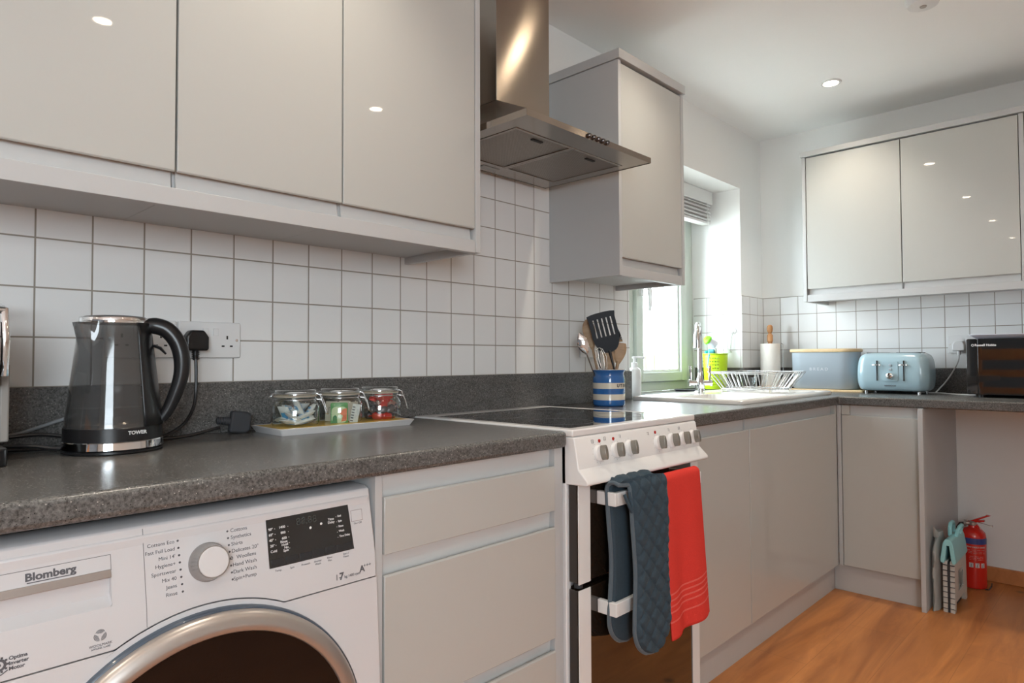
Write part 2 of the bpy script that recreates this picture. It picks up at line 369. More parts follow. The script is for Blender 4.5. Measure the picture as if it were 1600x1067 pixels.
# ---------------------------------------------------------------- the room
XE, CZ = 3.574, 2.362          # end wall, ceiling
X0, Y0 = -3.6, -3.4            # room behind the camera
WX0, WX1, WZ0, WZ1, WD = 2.155, 3.288, .849, 2.028, .31
struct(box('floor', (X0, Y0, -.05), (XE, 0, 0), m_floor))
struct(box('ceiling', (X0, Y0, CZ), (XE, .0, CZ+.1), m_ceil))
b = MB(); b.box((X0, 0, 0), (WX0, .38, CZ)); b.box((WX1, 0, 0), (XE, .38, CZ)); b.box((WX0, 0, 0), (WX1, .38, WZ0)); b.box((WX0, 0, WZ1), (WX1, .38, CZ))
struct(b.build('wall_left', m_wall, smooth=False))
struct(box('wall_back', (XE, Y0, 0), (XE+.15, .38, CZ), m_wall, smooth=False))
b = MB(); b.box((X0, Y0-.15, 0), (-2.35, Y0, CZ)); b.box((-.85, Y0-.15, 0), (XE, Y0, CZ)); b.box((-2.35, Y0-.15, 2.05), (-.85, Y0, CZ)); b.box((-2.35, Y0-.15, 0), (-.85, Y0, .95))
struct(b.build('wall_right', m_wall, smooth=False))
struct(box('wall_near', (X0-.15, Y0, 0), (X0, 0, CZ), mat('darkened_near_wall', (.16, .18, .20), .6, noise=.02), smooth=False))  # unseen wall's colour kept dark to darken reflections and bounced light
struct(box('baseboard_back', (XE-.018, Y0, 0), (XE, -.962, .07), m_skirt, bevel=.004))
# frame of the window behind the photographer
b = MB(); b.box((-2.35, Y0-.08, .95), (-2.29, Y0-.02, 2.05)); b.box((-.91, Y0-.08, .95), (-.85, Y0-.02, 2.05)); b.box((-2.29, Y0-.08, .95), (-.91, Y0-.02, 1.01)); b.box((-2.29, Y0-.08, 1.99), (-.91, Y0-.02, 2.05))
struct(b.build('window_2', m_frame))
# tiling (6 mm proud of the plaster)
T = .006
b = MB(); b.box((-1.6, -T, 1.01), (WX0, 0, 1.42)); b.box((.93, -T, 1.42), (1.64, 0, 1.735))
struct(b.build('trim_1', m_tile_l, smooth=False))
struct(box('trim_2', (XE-T, -2.2, 1.01), (XE, 0, 1.42), m_tile_b, smooth=False))
struct(box('trim_3', (WX1-T, -T, 1.01), (WX1, .29, 1.42), m_tile_r, smooth=False))
struct(box('trim_4', (WX1, -T, 1.01), (XE-T, 0, 1.42), m_tile_c, smooth=False))

# sink window: two casements, frame in pale sage
b = MB()
FB, FT = .888, WZ1
b.box((WX0, .29, FB), (WX0+.05, .36, FT)); b.box((WX1-.115, .30, FB), (WX1, .36, FT)); b.box((WX0+.05, .29, FB), (WX1-.115, .36, FB+.05)); b.box((WX0+.05, .29, FT-.06), (WX1-.115, .36, FT)); b.box((2.60, .295, FB+.05), (2.645, .36, FT-.06))
fr = b.build('window_1', m_frame, bevel=.004); struct(fr)
def casement(xa, xb, za, zb, name):
    f = MB(); t = .062
    f.box((xa, .275, za), (xa+t, .33, zb)); f.box((xb-t, .275, za), (xb, .33, zb)); f.box((xa+t, .275, za), (xb-t, .33, za+.05)); f.box((xa+t, .275, zb-.05), (xb-t, .33, zb))
    g = .016
    f.mat(1); f.box((xa+t, .29, za+.05), (xa+t+g, .325, zb-.05)); f.box((xb-t-g, .29, za+.05), (xb-t, .325, zb-.05)); f.box((xa+t+g, .29, za+.05), (xb-t-g, .325, za+.05+g)); f.box((xa+t+g, .29, zb-.05-g), (xb-t-g, .325, zb-.05))
    o = f.build('window_sash', [m_frame, m_wplas], fr, bevel=.003)
    box('window_pane', (xa+t+g*.5, .305, za+.05+g*.5), (xb-t-g*.5, .309, zb-.05-g*.5), m_pane, o)
    return o
s1 = casement(2.648, 3.168, FB+.052, FT-.062, 'r'); casement(WX0+.052, 2.597, FB+.052, FT-.062, 'l')
hd = MB(); hd.box((2.672, .262, 1.395), (2.698, .275, 1.50)); hd.tube([(2.683, .262, 1.46), (2.684, .240, 1.462), (2.694, .233, 1.455), (2.706, .231, 1.42), (2.712, .232, 1.36), (2.708, .234, 1.315)], [.013, .014, .014, .012, .010, .008], 8)
hd.build('window_handle', m_wplas, fr)

# venetian blind drawn up at the head of the window
bl = thing('window_blind', 'white slatted blind drawn up at the head of the sink window', 'blind', (2.72, .15, 1.90))
box('head_rail', (-.54, .0, .052), (.54, .075, .126), m_blind, bl, .003)
b = MB()
for k in range(9): b.box((-.525, .006, -.045 + k*.0105), (.525, .066, -.042 + k*.0105), rot=Matrix.Rotation(R(6 if k % 2 else -4), 3, 'X'))
b.build('slats', m_blind, bl)
box('bottom_rail', (-.525, .01, -.062), (.525, .06, -.048), m_blind, bl, .002)
b = MB(); b.tube([(.47, .0, .06), (.472, -.004, -.1), (.478, -.004, -.3)], .0012, 6); b.build('pull_cord', m_blind, bl)

# outside: unseen ground made pale to bounce daylight in, fence in glare
struct(box('ground', (-3, .39, -.6), (14, 14, -.5), mat('pale_bounce_ground', (.50, .50, .46), .9, noise=.2)))
fen = thing('garden_fence', 'sun-bleached board fence outside the sink window', 'fence', (6.4, 3.6, -.5))
m_fence = wood('bleached_fence_board', (.085, .078, .055), (.13, .122, .095), (14, 14, 2), .9)
for k in range(26):
    if k % 6 == 4: continue
    box('board', (-3+k*.23, 0, 0), (-3+k*.23+.205, .03, 1.62 + (.03 if k % 2 else 0)), m_fence, fen)
for z in (.3, 1.1): box('rail', (-3, .03, z), (3, .08, z+.09), m_fence, fen)

# ---------------------------------------------------------------- worktops and upstands
WT, WB = .888, .849
b = MB(); b.box((-1.2, -.625, WB), (.9555, 0, WT))
tag(b.build('worktop', m_top, bevel=.009, seg=3), 'speckled dark grey worktop over the washing machine and drawers', 'worktop')
ys = [-2.1, -.625, -.50, -.16, 0]
def keep2(i, j):
    xa = (xs2[i]+xs2[i+1])/2; ya = (ys[j]+ys[j+1])/2
    if ya < -.625: return xa > 2.922
    return not (2.18 < xa < 2.58 and -.50 < ya < -.16)
xs2 = [1.575, 2.18, 2.58, 2.922, XE]
b = MB(); b.slab(xs2, ys, keep2, WB, WT)
tag(b.build('worktop', m_top, bevel=.006, seg=3), 'speckled grey L-shaped worktop around the sink and under the microwave', 'worktop')
b = MB(); b.box((-1.2, -.018, WT), (WX0-.0, 0, 1.01))
tag(b.build('worktop_upstand', m_top, bevel=.0015), 'dark grey upstand below the long row of tiles', 'upstand')
struct(box('trim_5', (WX1-.018, .0, WT), (WX1, .28, 1.01), m_top))
struct(box('trim_6', (WX0, .0, WB), (WX1, .29, WT), m_top))
b = MB(); b.box((WX1-.018, -.018, WT), (XE, 0, 1.01)); b.box((XE-.018, -2.1, WT), (XE, -.018, 1.01))
tag(b.build('worktop_upstand', m_top, bevel=.0015), 'dark grey upstand behind the bread bin, toaster and microwave', 'upstand')

# ---------------------------------------------------------------- base units on the long wall
FRY = -.612
def unit_shell(t, xa, xb, y0, y1, z0, z1, th=.016, back=True):
    b = MB(); b.box((xa, y0, z0), (xa+th, y1, z1)); b.box((xb-th, y0, z0), (xb, y1, z1)); b.box((xa+th, y0, z0), (xb-th, y1, z0+th))
    if back: b.box((xa+th, y1-.008, z0+th), (xb-th, y1, z1))
    return b.build('body', m_carc, t, .0008, smooth=False)
t = thing('drawer_unit', 'gloss grey handleless drawer unit between washing machine and cooker', 'cabinet', (.68, -.3, 0))
dx = .68; dy = -.3
def L(x, y, z): return (x-dx, y-dy, z)
b = MB(); b.box(L(.413, -.608, .0), L(.429, -.02, WB-.001)); b.box(L(.925, -.608, 0), L(.956, -.02, WB-.001)); b.box(L(.429, -.58, .12), L(.925, -.02, .136))
b.build('body', m_carc, t, .0008, smooth=False)
for za, zb in ((.70, .807), (.399, .662), (.12, .370)):
    f = MB()
    f.prism([(-.612-dy, za), (-.612-dy, zb-.004), (-.609-dy, zb), (-.600-dy, zb-.003), (-.597-dy, zb-.03), (-.592-dy, zb-.034), (-.592-dy, za)], .431-dx, .923-dx, 'yz')
    f.build('drawer_front', m_door, t, .0012)
    r = MB(); zt = {.807: WB-.001, .662: .699, .370: .398}[zb]
    r.prism([(-.591-dy, zb-.045), (-.591-dy, zb-.02), (-.594-dy, zt), (-.56-dy, zt), (-.56-dy, zb-.045)], .430-dx, .924-dx, 'yz')
    r.build('finger_rail', m_rail, t)
box('plinth', L(.43, -.583, 0), L(.924, -.567, .118), m_plinth, t)

def base_unit(label, xa, xb, doors, cx, rx=None):
    t = thing('base_cabinet', label, 'cabinet', (cx, -.3, 0))
    sh = MB(); sh.box((xa-cx, -.29, .12), (xa+.016-cx, .28, WB-.001)); sh.box((xb-.016-cx, -.29, .12), (xb-cx, .28, WB-.001)); sh.box((xa+.016-cx, -.29, .12), (xb-.016-cx, .28, .136))
    sh.build('body', m_carc, t, smooth=False)
    for a, c in doors:
        f = MB(); y0 = -.612+.3
        f.prism([(y0, .122), (y0, .806), (y0+.003, .81), (y0+.012, .807), (y0+.015, .79), (y0+.02, .785), (y0+.02, .122)], a-cx, c-cx, 'yz')
        f.build('door', m_door, t, .0012)
        r = MB(); r.prism([(y0+.021, .77), (y0+.021, .79), (y0+.018, WB-.001), (y0+.05, WB-.001), (y0+.05, .77)], a-cx, c-.012-cx, 'yz')
        r.build('finger_rail', m_rail, t)
    return t
base_unit('gloss grey base cupboard directly right of the cooker', 1.60, 2.001, [(1.596, 1.999)], 1.8)
ut = base_unit('wide gloss grey base cupboard under the sink, next to the corner', 2.003, 2.925, [(2.004, 2.926)], 2.46)
box('filler', (2.905-2.46, -.312, .806), (2.932-2.46, -.262, WB-.001), m_door, ut)
tag(box('plinth_board', (1.596, -.583, 0), (2.957, -.567, .118), m_plinth, bevel=.001), 'grey plinth under the two sink-side cupboards', 'plinth')
# return unit on the end wall
t = thing('base_cabinet', 'narrow gloss grey base cupboard under the toaster on the end wall', 'cabinet', (3.25, -.79, 0))
cx, cy = 3.25, -.79
b = MB(); b.box((2.956-cx, -.646-cy, .12), (3.55-cx, -.63-cy, WB-.001)); b.box((2.956-cx, -.94-cy, .12), (3.55-cx, -.646-cy, .136)); b.build('body', m_carc, t, smooth=False)
x0 = 2.934-cx
f = MB(); f.prism([(x0, .122), (x0, .80), (x0+.003, .804), (x0+.012, .801), (x0+.015, .785), (x0+.02, .78), (x0+.02, .122)], 0, 1, 'xz')
for v in f.bm.verts: v.co.y = (-.632-cy) if v.co.y < .5 else (-.9415-cy)
f.build('door', m_door, t, .0012)
f = MB(); f.prism([(x0+.021, .765), (x0+.021, .79), (x0+.018, WB-.001), (x0+.05, WB-.001), (x0+.05, .765)], -.665-cy, -.9415-cy, 'xz'); f.build('finger_rail', m_rail, t)
box('filler', (x0, -.665-cy, .806), (x0+.03, -.632-cy, WB-.001), m_door, t)
box('corner_post', (2.927-cx, -.630-cy, .122), (2.95-cx, -.614-cy, WB-.001), m_carc, t)
box('plinth', (2.957-cx, -.94-cy, 0), (2.973-cx, -.583-cy, .118), m_plinth, t, .001)
tag(box('end_panel', (2.900, -.961, 0), (3.572, -.943, WB-.001), m_carc, bevel=.001), 'upright grey end panel beside the folded stool', 'panel')
tag(box('end_panel', (2.930, -2.09, 0), (3.555, -2.07, WB-.001), m_carc, bevel=.001), 'grey support panel at the far end of the microwave worktop', 'panel')
tag(box('support_batten', (XE-.04, -2.07, .815), (XE, -.962, WB-.001), m_birch, bevel=.001), 'wooden batten on the wall under the microwave worktop', 'batten')

# ---------------------------------------------------------------- wall cabinets
def wall_unit_x(label, xa, xb, ztop, zdt, group=None):
    """unit on the long wall, its door facing -y"""
    t = thing('wall_cabinet', label, 'cabinet', ((xa+xb)/2, -.16, 1.375), group=group); cx = (xa+xb)/2; cy = -.16; cz = 1.375
    b = MB(); b.box((xa-cx, -.30-cy, 0), (xa+.016-cx, -.007-cy, ztop-cz)); b.box((xb-.016-cx, -.30-cy, 0), (xb-cx, -.007-cy, ztop-cz)); b.box((xa+.016-cx, -.30-cy, 0), (xb-.016-cx, -.007-cy, .016)); b.box((xa+.016-cx, -.30-cy, ztop-cz-.016), (xb-.016-cx, -.007-cy, ztop-cz))
    b.build('body', m_carc, t, smooth=False)
    f = MB(); y0 = -.325-cy
    f.prism([(y0, 1.422-cz), (y0, zdt-cz), (y0+.02, zdt-cz), (y0+.02, 1.45-cz), (y0+.014, 1.444-cz), (y0+.011, 1.424-cz), (y0+.003, 1.419-cz)], xa+.0015-cx, xb-.0015-cx, 'yz')
    f.build('door', m_door, t, .0012)
    r = MB(); r.prism([(y0+.021, 1.45-cz), (y0+.021, 1.43-cz), (y0+.014, 1.3895-cz), (y0+.05, 1.3895-cz), (y0+.05, 1.45-cz)], xa+.004-cx, xb-.004-cx, 'yz')
    r.build('finger_rail', m_rail, t)
    return t
TOPZ = 2.152
wall_unit_x('gloss grey wall cabinet at the left edge, left of the two door joints', -.24, .159, TOPZ, 2.11)
wall_unit_x('gloss grey wall cabinet above the kettle sockets, between its two neighbours', .160, .518, TOPZ, 2.11)
wall_unit_x('gloss grey wall cabinet next to the extractor hood', .519, .932, TOPZ, 2.11)
tag(box('end_panel', (.933, -.327, 1.355), (.950, -.006, TOPZ), m_carc, bevel=.0008), 'grey end panel of the wall cabinets left of the hood', 'panel')
b = MB(); b.box((-.24, -.325, 1.354), (.932, -.305, 1.3885)); tag(b.build('light_rail', m_carc, bevel=.001), 'grey rail along the bottom of the three left wall cabinets', 'rail')
wall_unit_x('single gloss grey wall cabinet between the hood and the window', 1.636, 2.050, 2.112, 2.108)
b = MB(); b.box((1.617, -.327, 1.355), (1.634, -.006, 2.117)); tag(b.build('end_panel', m_carc, bevel=.0008), 'wide grey side panel of the single wall cabinet, facing the hood', 'panel')
b = MB(); b.box((2.052, -.327, 1.355), (2.069, -.001, 2.117)); tag(b.build('end_panel', m_carc, bevel=.0008), 'grey side panel of the single wall cabinet on the window side', 'panel')
b = MB(); b.box((1.635, -.325, 1.354), (2.051, -.305, 1.3885)); tag(b.build('light_rail', m_carc, bevel=.001), 'grey rail under the single wall cabinet beside the window', 'rail')
b = MB(); b.box((1.612, -.335, 2.119), (2.074, -.001, 2.153)); tag(b.build('cornice', m_carc, bevel=.001), 'grey cornice board on top of the single wall cabinet', 'cornice')

def wall_unit_y(label, ya, yb):
    """unit on the end wall, its door facing -x; ya > yb"""
    cx, cy, cz = 3.41, (ya+yb)/2, 1.375
    t = thing('wall_cabinet', label, 'cabinet', (cx, cy, cz)); x0 = 3.243-cx
    b = MB(); b.box((3.268-cx, yb-cy, 0), (3.567-cx, yb+.016-cy, .74)); b.box((3.268-cx, ya-.016-cy, 0), (3.567-cx, ya-cy, .74)); b.box((3.268-cx, yb+.016-cy, 0), (3.567-cx, ya-.016-cy, .016)); b.box((3.268-cx, yb+.016-cy, .724), (3.567-cx, ya-.016-cy, .74))
    b.build('body', m_carc, t, smooth=False)
    f = MB(); f.prism([(x0, 1.424-cz), (x0, 2.108-cz), (x0+.02, 2.108-cz), (x0+.02, 1.45-cz), (x0+.014, 1.444-cz), (x0+.011, 1.424-cz), (x0+.003, 1.421-cz)], yb+.0015-cy, ya-.0015-cy, 'xz')
    f.build('door', m_door, t, .0012)
    r = MB(); r.prism([(x0+.021, 1.45-cz), (x0+.021, 1.43-cz), (x0+.014, 1.3915-cz), (x0+.05, 1.3915-cz), (x0+.05, 1.45-cz)], yb+.004-cy, ya-.004-cy, 'xz')
    r.build('finger_rail', m_rail, t)
wall_unit_y('gloss grey wall cabinet above the bread bin and toaster on the end wall', -.380, -.817)
wall_unit_y('gloss grey wall cabinet above the toaster plug and microwave on the end wall', -.818, -1.268)
wall_unit_y('gloss grey wall cabinet cut by the right edge of the photo', -1.288, -1.72)
tag(box('end_panel', (3.240, -.378, 1.357), (XE-.007, -.361, 2.112), m_carc, bevel=.0008), 'grey side panel of the end wall cabinets nearest the window corner', 'panel')
tag(box('filler_strip', (3.243, -1.2865, 1.392), (3.567, -1.2695, 2.112), m_carc, bevel=.0008), 'thin upright grey strip between the last two end wall cabinets', 'panel')
tag(box('light_rail', (3.242, -1.72, 1.356), (3.262, -.379, 1.3905), m_carc, bevel=.001), 'grey rail along the bottom of the end wall cabinets', 'rail')
tag(box('cornice', (3.232, -1.74, 2.114), (3.567, -.356, 2.140), m_carc, bevel=.001), 'grey cornice board along the top of the end wall cabinets', 'cornice')

# ---------------------------------------------------------------- downlights and smoke alarm
m_bulb = mat('lamp_glow', (1, .86, .68), .5, emit=60, emitc=(1, .82, .60))
def downlight(x, y, label):
    t = thing('downlight', label, 'ceiling light', (x, y, CZ), group='recessed ceiling downlights')
    b = MB(); b.lathe([(.030, -.001), (.034, -.006), (.043, -.006), (.046, 0), (.030, 0), (.030, -.001)], seg=28, caps=False); b.build('rim', m_chrome if False else m_wplas, t)
    b = MB(); b.lathe([(.0295, -.0005), (.0295, -.004), (.015, -.0055)], seg=24); b.build('bulb', m_bulb, t)
    light('lamp_light', 'SPOT', (0, 0, -.012), (0, 0, 0), LAMP_W, LAMP_C, t, spot_size=R(112), spot_blend=.85, shadow_soft_size=.03)
downlight(2.97, -.60, 'lit recessed downlight in the ceiling in front of the end wall cabinets')
downlight(1.69, -.63, 'lit recessed downlight in the ceiling in front of the extractor hood')
downlight(.42, -.63, 'lit recessed downlight in the ceiling above the washing machine')
downlight(-.85, -.63, 'lit recessed downlight in the ceiling beyond the coffee machine end of the worktop')
downlight(-2.1, -.63, 'lit recessed downlight in the ceiling over the wooden dining chair')
downlight(2.9, -1.85, 'lit recessed downlight in mid room nearest the end wall')
downlight(1.66, -1.85, 'lit recessed downlight in mid room opposite the cooker')
downlight(.42, -1.85, 'lit recessed downlight in mid room opposite the washing machine')
downlight(-.85, -1.85, 'lit recessed downlight in mid room behind the viewpoint')
downlight(-2.1, -1.85, 'lit recessed downlight in mid room nearest the wall behind the viewpoint')
t = thing('smoke_alarm', 'white round smoke alarm on the ceiling at the top edge', 'smoke alarm', (2.43, -1.09, CZ))
b = MB(); b.lathe([(.055, 0), (.055, -.012), (.048, -.028), (.02, -.032)], seg=32); b.build('cover', m_wplas, t)
b = MB(); b.lathe([(.012, -.031), (.010, -.035)], seg=16); b.build('test_button', m_silver, t)
m_machine = mat('washing_machine_enamel', (.60, .592, .60), .25, coat=.3, noise=.004)

# ---------------------------------------------------------------- washing machine
t = thing('washing_machine', 'white front-loading washing machine with silver porthole ring under the worktop', 'washing machine', (.105, -.32, 0))
wx, wy = .105, -.32
PY = lambda z: -.600 - (.826-z)*.20 if z > .715 else -.6222 - (.715-z)*.06      # front of the fascia at height z
b = MB(); b.box((-.2975, -.285, .015), (.2975, .29, .815)); b.build('cabinet', m_machine, t, .004)
# fascia with the detergent drawer recess
b = MB()
RX0, RX1, RZ0, RZ1 = -.185, -.019, .730, .776
def P(x, z, d=0): return (x-wx, PY(z)-wy+d, z)
def arcz(x):
    dx_ = x-.105; k = .271**2 - dx_**2
    return max(.672, .430 + math.sqrt(k)) if k > 0 else .672
bm = b.bm
xsn = sorted(set([-.195, RX0, RX1, .023, .3990, .4045] + [-.017+.244*k/16 for k in range(17)]))
zs = [.826, .800, RZ1, .755, RZ0, .715]
V = {}
for i, x in enumerate(xsn):
    for j, z in enumerate(zs): V[i, j] = bm.verts.new(P(x, z))
    V[i, len(zs)] = bm.verts.new(P(x, min(.7149, arcz(x)+.0006)))
for i in range(len(xsn)-1):
    for j in range(len(zs)):
        if RX0 <= xsn[i] < RX1-1e-6 and RZ0 <= zs[min(j+1, 5)] and zs[j] <= RZ1+1e-6 and j in (2, 3): continue
        if j == len(zs)-1 and (V[i, j].co-V[i, j+1].co).length < .0002 and (V[i+1, j].co-V[i+1, j+1].co).length < .0002: continue
        bm.faces.new((V[i, j], V[i, j+1], V[i+1, j+1], V[i+1, j]))
# recess faces
q = [bm.verts.new(P(RX0, RZ1-.004, .026)), bm.verts.new(P(RX1, RZ1-.004, .026)), bm.verts.new(P(RX1, .748, .018)), bm.verts.new(P(RX0, .748, .018)), bm.verts.new(P(RX0, RZ0)), bm.verts.new(P(RX1, RZ0)), bm.verts.new(P(RX0, RZ1)), bm.verts.new(P(RX1, RZ1))]
bm.faces.new((q[0], q[3], q[2], q[1])); bm.faces.new((q[3], q[4], q[5], q[2])); bm.faces.new((q[6], q[0], q[1], q[7])); bm.faces.new((q[7], q[1], q[2], q[5])); bm.faces.new((q[6], q[4], q[3], q[0]))
# top and sides of the fascia
n = len(xsn)-1
tb = [bm.verts.new((x-wx, -.54-wy, .832)) for x in xsn]; te = [bm.verts.new((x-wx, -.590-wy, .831)) for x in xsn]
for i in range(n): bm.faces.new((V[i, 0], V[i+1, 0], te[i+1], te[i])); bm.faces.new((te[i], te[i+1], tb[i+1], tb[i]))
sd = [bm.verts.new((.4045-wx, -.54-wy, z)) for z in (.826, .800, RZ1, .755, RZ0, .715, .6726)]
for j in range(6): bm.faces.new((V[n, j], V[n, j+1], sd[j+1], sd[j]))
bm.faces.new((V[n, 0], sd[0], tb[n], te[n]))
b._fin(0); b.build('control_panel', m_machine, t, .0025, angle=50)
# front panel below the seam, with the round opening
b = MB(); bm = b.bm; N = 72
out, inn = [], []
def ydoor(z): return PY(z)-wy
for k in range(N):
    a = 2*PI*k/N; ca, sa = math.cos(a), math.sin(a)
    inn.append(bm.verts.new((.105+.262*ca-wx, ydoor(.43+.262*sa), .43+.262*sa)))
    xx, zz = .105+.2695*ca, .43+.2695*sa; zz = max(zz, .17)
    out.append(bm.verts.new((xx-wx, ydoor(zz), zz)))
for k in range(N): bm.faces.new((inn[k], inn[(k+1) % N], out[(k+1) % N], out[k]))
# plates left and right of the circle
def side(sg):
    xe = .4045 if sg > 0 else -.195
    pts = []
    for k in range(N):
        a = 2*PI*k/N; xx, zz = .105+.2695*math.cos(a), .43+.2695*math.sin(a)
        if (xx-.105)*sg > -1e-6 and zz <= .672: pts.append((zz, xx))
    pts.sort()
    prev = None
    for zz, xx in pts:
        zz2 = max(zz, .17); a_ = bm.verts.new((xx-wx, ydoor(zz2), zz2)); c_ = bm.verts.new((xe-wx, ydoor(zz2), zz2))
        if prev: bm.faces.new((prev[0], prev[1], c_, a_))
        prev = (a_, c_)
    zt = .6705; xk = .105 + sg*math.sqrt(.2695**2-(zt-.43)**2); a_ = bm.verts.new((xk-wx, ydoor(zt), zt)); c_ = bm.verts.new((xe-wx, ydoor(zt), zt))
    bm.faces.new((prev[0], prev[1], c_, a_))
side(1); side(-1)
bmesh.ops.remove_doubles(bm, verts=bm.verts, dist=.0004)
b.box((-.30, ydoor(.17)+.0, .016), (.2995, ydoor(.17)+.02, .17)); b.box((.2985, ydoor(.6)+.006, .02), (.2995, -.28, .670))
b._fin(0); b.build('front_panel', m_machine, t, angle=50)
# seams, as narrow dark gaps
b = MB()
seam = [(x/1000, arcz(x/1000)) for x in range(-195, 405, 6)]
b.tube([(x-wx, PY(z)-wy+.0002, z) for x, z in seam], .00042, 6)
b.tube([P(.023, .823, -.0003), P(.023, .80, -.0002), P(.023, .715, -.0001), P(.0235, .690, 0)], .0004, 6)
for ab in (((-.195, .7965), (-.0185, .7965)), ((-.0185, .7965), (-.0185, .776))): b.tube([P(ab[0][0], ab[0][1], .0002), P(ab[1][0], ab[1][1], .0002)], .0005, 6)
b.build('panel_seam', mat('seam_grey', (.16, .16, .16), .8, noise=.05), t)
b = MB(); b.prism([(PY(.776)-wy-.0015, .7775), (PY(.768)-wy-.003, .7672), (PY(.768)-wy+.01, .7665), (PY(.776)-wy+.004, .7775)], RX0-wx, RX1-wx, 'yz'); b.build('drawer_handle', m_silver, t, .0006)
# programme knob
kx, kz = .110, .7595; ky = PY(kz)-wy; tilt = Matrix.Rotation(math.atan(.2), 4, 'X')
kt = thing('programme_knob', None, None); 
bpy.data.objects.remove(kt)
b = MB(); b.lathe([(.0285, -.002), (.0285, .003), (.0265, .006), (.0245, .019), (.0235, .0225), (.0215, .0225)], (0, 0, 0), 48, '-y', caps=False)
kn = b.build('programme_knob', mat('ribbed_silver', (.40, .39, .38), .25, metal=.8, noise=.05), t); kn.location = (kx-wx, ky, kz); kn.rotation_euler = (math.atan(-.2), 0, 0)
b = MB(); b.lathe([(.0222, .010), (.0222, .0222), (.021, .0236)], (0, 0, 0), 48, '-y'); b.build('knob_face', m_machine, kn)
# display
b = MB(); b.prism([(.204-wx, .7285), (.204-wx, .8035), (.3565-wx, .8045), (.3605-wx, .7285)], 0, 1, 'xz')
for v in b.bm.verts: v.co.y = PY(v.co.z)-wy + (-.0010 if v.co.y < .5 else .003)
b.build('display', m_bglass, t, .0004)
b = MB()
for k, (xa, xb) in enumerate(((.207, .230), (.232, .255), (.257, .279), (.281, .303), (.305, .325), (.327, .358))):
    b.prism([(xa-wx, .730), (xa-wx, .7415), (xb-wx, .7415), (xb-wx, .730)], 0, 1, 'xz')
for v in b.bm.verts: v.co.y = PY(v.co.z)-wy + (-.0016 if v.co.y < .5 else .0)
b.build('touch_buttons', mat('button_black', (.025, .025, .027), .2, noise=.03), t, .0004)
b = MB(); b.prism([(.3615-wx, .7745), (.3615-wx, .7925), (.3835-wx, .7925), (.3835-wx, .7745)], 0, 1, 'xz')
for v in b.bm.verts: v.co.y = PY(v.co.z)-wy + (-.0008 if v.co.y < .5 else .002)
b.build('power_button', m_machine, t, .0004)
b = MB(); b.tube([P(.3612, .7928, -.0004), P(.3838, .7928, -.0004), P(.3838, .7742, -.0004), P(.3612, .7742, -.0004)], .00035, 5, closed=True); b.build('button_outline', mat('reddish_outline', (.25, .16, .15), .6, noise=.05), t)
def panel_text(mb, s_, size, x, z, al='CENTER', bold=0, sx=1, lift=.0003):
    rot = Matrix.Rotation(R(90)-math.atan(.2 if z > .715 else .06), 4, 'X')
    mb.text(s_, size, Vector((x-wx, PY(z)-wy-lift, z)), rot, al, .00012, bold, sx)
b = MB()
for s_, z in (('Cottons Eco', .7975), ('Fast Full Load', .7875), ("Mini 14'", .7772), ('Hygiene+', .7671), ('Sportswear', .7570), ('Mix 40', .7468), ('Jeans', .7367), ('Rinse', .7265)): panel_text(b, s_, .0072, .0645, z, 'RIGHT')
for s_, z in (('Cottons', .7977), ('Synthetics', .7876), ('Shirts', .7776), ('Delicates 20°', .7673), ('   Woollens', .7572), ('Hand Wash', .7470), ('Dark Wash', .7366), ('Spin+Pump', .7264)): panel_text(b, s_, .0080, .1462, z, 'LEFT')
for s_, x, z in (('Temp.', .2187, .7232), ('Spin', .2425, .7226), ('Prewash', .2667, .7226), ('Shorter\nWash', .2889, .7205), ('Rinse\nPlus', .3114, .7215), ('Start /\nPause', .3434, .7215), ('On / Off', .3733, .7700)): panel_text(b, s_, .0046, x, z)
panel_text(b, '1-', .0145, .3200, .6868, 'LEFT'); panel_text(b, '7', .0165, .3287, .6871, 'LEFT', .0006); panel_text(b, 'kg 1400 rpm', .0062, .3385, .6850, 'LEFT', .0001); panel_text(b, 'A', .0155, .3745, .6905, 'CENTER', .0005); panel_text(b, '+++', .0095, .3855, .6950)
for z in (.7977, .7876, .7773, .7672, .7571, .7469, .7367, .7265): 
    for x in (.0690, .1418): b.lathe([(.0016, .0001), (.0016, .0004)], P(x + (.0004*(.7977-z)/.01 if 1 else 0), z), 12, '-y')
panel_text(b, 'Optima\nInverter\nMotor', .0062, -.1325, .6915, 'LEFT', .0002)
b.lathe([(.0075, .0002), (.0075, .0005), (.0045, .0005), (.0045, .0002)], P(-.1420, .6920), 20, '-y', caps=False); b.lathe([(.002, .0002), (.002, .0005)], P(-.142, .692), 12, '-y')
for k in range(10):
    a = 2*PI*k/10; b.box(P(-.1420+.0085*math.cos(a)-.0012, .692+.0085*math.sin(a)-.0012, -.0005), P(-.1420+.0085*math.cos(a)+.0012, .692+.0085*math.sin(a)+.0012, -.0002))
b.tube([P(-.150, .6825, -.0003), P(-.140, .6805, -.0003), P(-.1335, .6845, -.0003)], .0007, 6)
b.build('printed_programme_names', m_print, t)
b = MB(); panel_text(b, 'Blomberg', .0132, -.0872, .7872, 'CENTER', .0005, 1.08); b.tube([P(-.1130, .7806, -.0003), P(-.0615, .7806, -.0003)], .0006, 6); b.build('maker_name', m_print, t)
b = MB()   # wool emblem: three interlaced bundles of curved strokes, words beneath
for k in range(3):
    for j in range(5):
        rr = .0012 + j*.00112; cxx = .0019*math.cos(R(210+120*k)); czz = .0019*math.sin(R(210+120*k))
        b.tube([P(-.0340 + cxx + rr*math.cos(R(142+120*k+q_*10.5)), .6962 + czz + rr*math.sin(R(142+120*k+q_*10.5)), -.0002) for q_ in range(14 - (j == 0)*3)], .00030, 5)
